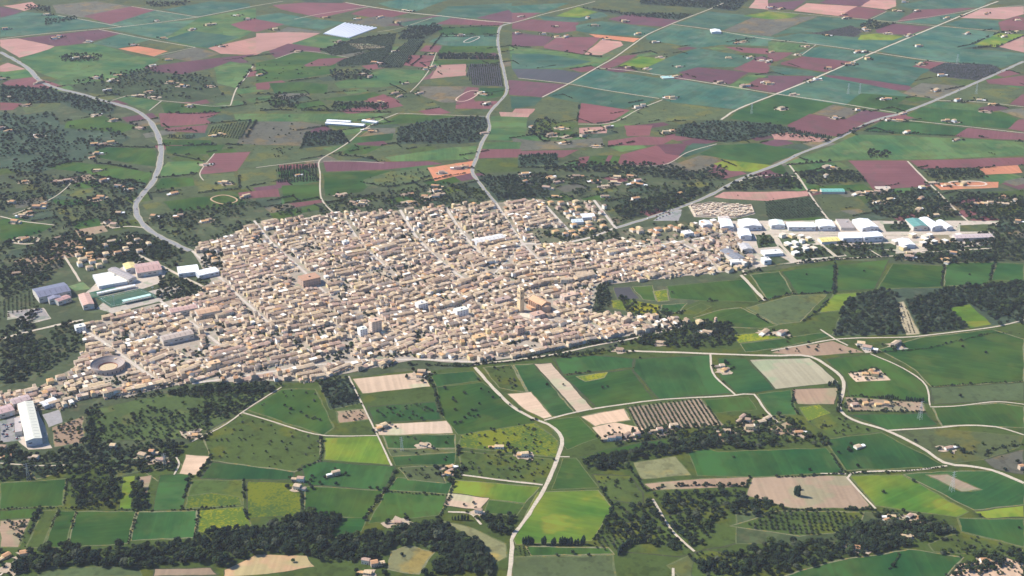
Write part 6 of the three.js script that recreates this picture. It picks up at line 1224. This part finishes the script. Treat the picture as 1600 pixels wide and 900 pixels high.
LONE.split(' ').forEach((s) => { const [x, z] = G(...s.split(',').map(Number)); addTree(trees, x, z, rr(1.9, 2.9), pick([0, 1, 3])); });
for (const [x, z, r] of townTrees) addTree(trees, x, z, r, pick([0, 1, 3]));
FARM_LIST.split(' ').forEach((s, i) => { const [x, z] = G(...s.split(',').map(Number)); if (inPoly(townP, x, z)) return; const n = Math.floor(1 + hash2(i, 41) * 8); for (let k = 0; k < n; k++) { const a = rnd() * 6.3, d = rr(11, 22); addTree(trees, x + Math.cos(a) * d, z + Math.sin(a) * d * 0.8, rr(2, 3.4), pick([0, 1, 3])); } });
for (let k = 0; k < 700; k++) { const q = G(rr(0, 1600), rr(10, 560)), x = q[0], z = q[1]; if (inPoly(townP, x, z) || noise(x / 300, z / 300, 321) < 0.5) continue; addTree(bushes, x, z, rr(0.8, 1.8), pick([0, 1])); }
const place = (t, m) => { m.position.set(t.x, 0, t.z); m.rotation.y = t.a; };
const tsize = (t) => { const q = P(t.x, t.z, t.r || t.h * 0.4); return q[0] > 0 && q[0] < 1600 && q[1] > 0 && q[1] < 895 ? (t.r || t.h * 0.4) / q[2] : 0; };
function treeThing(t, name, label, category, grp, sy = 1) { const g = group(t.x, t.z, t.a); g.scale.set(t.r, t.r * t.s * sy, t.r); part('trunk', TRUNK, BARK, g); part('crown', CROWN[t.v], toneMat[t.tone], g); put(g, name, label, category, { rel: 1, group: grp }); }
const split = (list, n) => { list.forEach((t) => { t.size = tsize(t); }); list.sort((a, b) => b.size - a.size); return [list.slice(0, n), list.slice(n)]; };
function mass(list, geos, name, label, category, sy) {
  const g = new THREE.Group();
  geos.forEach((geo, v) => {
    const l = list.filter((t) => t.v % geos.length === v); if (!l.length) return;
    const im = new THREE.InstancedMesh(geo, M('leaf', [1, 1, 1].map((q) => q * 0.999), 1), l.length), mt = new THREE.Matrix4(), qn = new THREE.Quaternion(), up = new THREE.Vector3(0, 1, 0); im.name = 'crown';
    l.forEach((t, i) => { const k = 0.6 + 0.8 * hash2(t.x * 10, t.z * 10), c = t.h ? [0.020, 0.038, 0.024] : TONE[t.tone]; qn.setFromAxisAngle(up, t.a); mt.compose(new THREE.Vector3(t.x, 0, t.z), qn, t.h ? new THREE.Vector3(t.h * t.w, t.h, t.h * t.w) : new THREE.Vector3(t.r, t.r * t.s * sy, t.r)); im.setMatrixAt(i, mt); im.setColorAt(i, col(c[0] * k, c[1] * k, c[2] * k)); });
    g.add(im);
  });
  put(g, name, label, category, { kind: 'stuff', at: [0, -2200] });
}
const [t1, t2] = split(trees, 300); t1.forEach((t) => treeThing(t, 'broadleaf_tree', `${TONEN[t.tone]} ${t.r > 4.5 ? 'broad' : t.r > 3 ? 'round' : 'small round'} tree`, 'tree', 'trees of the near woods and hedges'));
mass(t2, CROWN, 'woodland', 'woods and scattered trees across the plain', 'woodland', 1);
const [o1, o2] = split(orch, 160); o1.forEach((t) => treeThing(t, 'orchard_tree', `${TONEN[t.tone]} orchard tree in planted row`, 'tree', 'orchard trees in rows')); mass(o2, CROWN, 'orchard_rows', 'small orchard trees in distant planted rows', 'orchard', 0.9);
mass(bushes, CROWN, 'hedge_bushes', 'low bushes of the hedgerows and vineyard rows', 'bushes', 0.72);
const [c1, c2] = split(cyps, 220); c1.forEach((t) => { const g = group(t.x, t.z, t.a); g.scale.set(t.h * t.w, t.h, t.h * t.w); part('trunk', CTRUNK, BARK, g); part('crown', CYP[t.v], CYPM, g); put(g, 'cypress_tree', `${t.h > 14 ? 'very tall' : t.h > 9 ? 'tall' : 'slender'} dark cypress`, 'cypress', { rel: 1, group: 'cypress trees' }); }); if (c2.length) mass(c2, CYP, 'cypress_screens', 'dark cypress screens in the distant fields', 'cypresses', 1);

let longs = 0;
// ---------------------------------------------------------------- each label singles out one thing
{
  const words = (s) => s.split(/\s+/).length;
  const shorten = (s, n) => { if (words(s) > n) s = s.replace(/ the /g, ' '); if (words(s) > n) s = s.replace(/ (just|far) /, ' '); if (words(s) > n) s = s.replace(/ (tile|planted|two storey|country)(?= )/g, ''); if (words(s) > n) s = s.replace(/ (bright|dark|pale|dusty|mid)(?= )/, ''); return s; };
  for (const L of labelled) { const q = P(L.at[0], L.at[1]); L.px = q[0]; if (L.rel) L.o.userData.label = shorten(L.o.userData.label + ', ' + where(q[0], q[1]), 13); }
  const by = new Map(); for (const L of labelled) { const k = L.o.userData.label; if (!by.has(k)) by.set(k, []); by.get(k).push(L); }
  for (const [k, l] of by) if (l.length > 1) { l.sort((a, b) => a.px - b.px); l.forEach((L, i) => { L.o.userData.label = k + ', ' + ordinal(i + 1) + ' from left'; }); }
  for (const L of labelled) longs += words(L.o.userData.label) > 16;
}
console.log('long labels', longs, 'houses', houses.length, 'trees', trees.length, 'bushes', bushes.length, 'cypress', cyps.length, 'orchard', orch.length, 'levels', topLevel, 'Y1', Y1, 'things', labelled.length);
renderer.render(scene, camera);
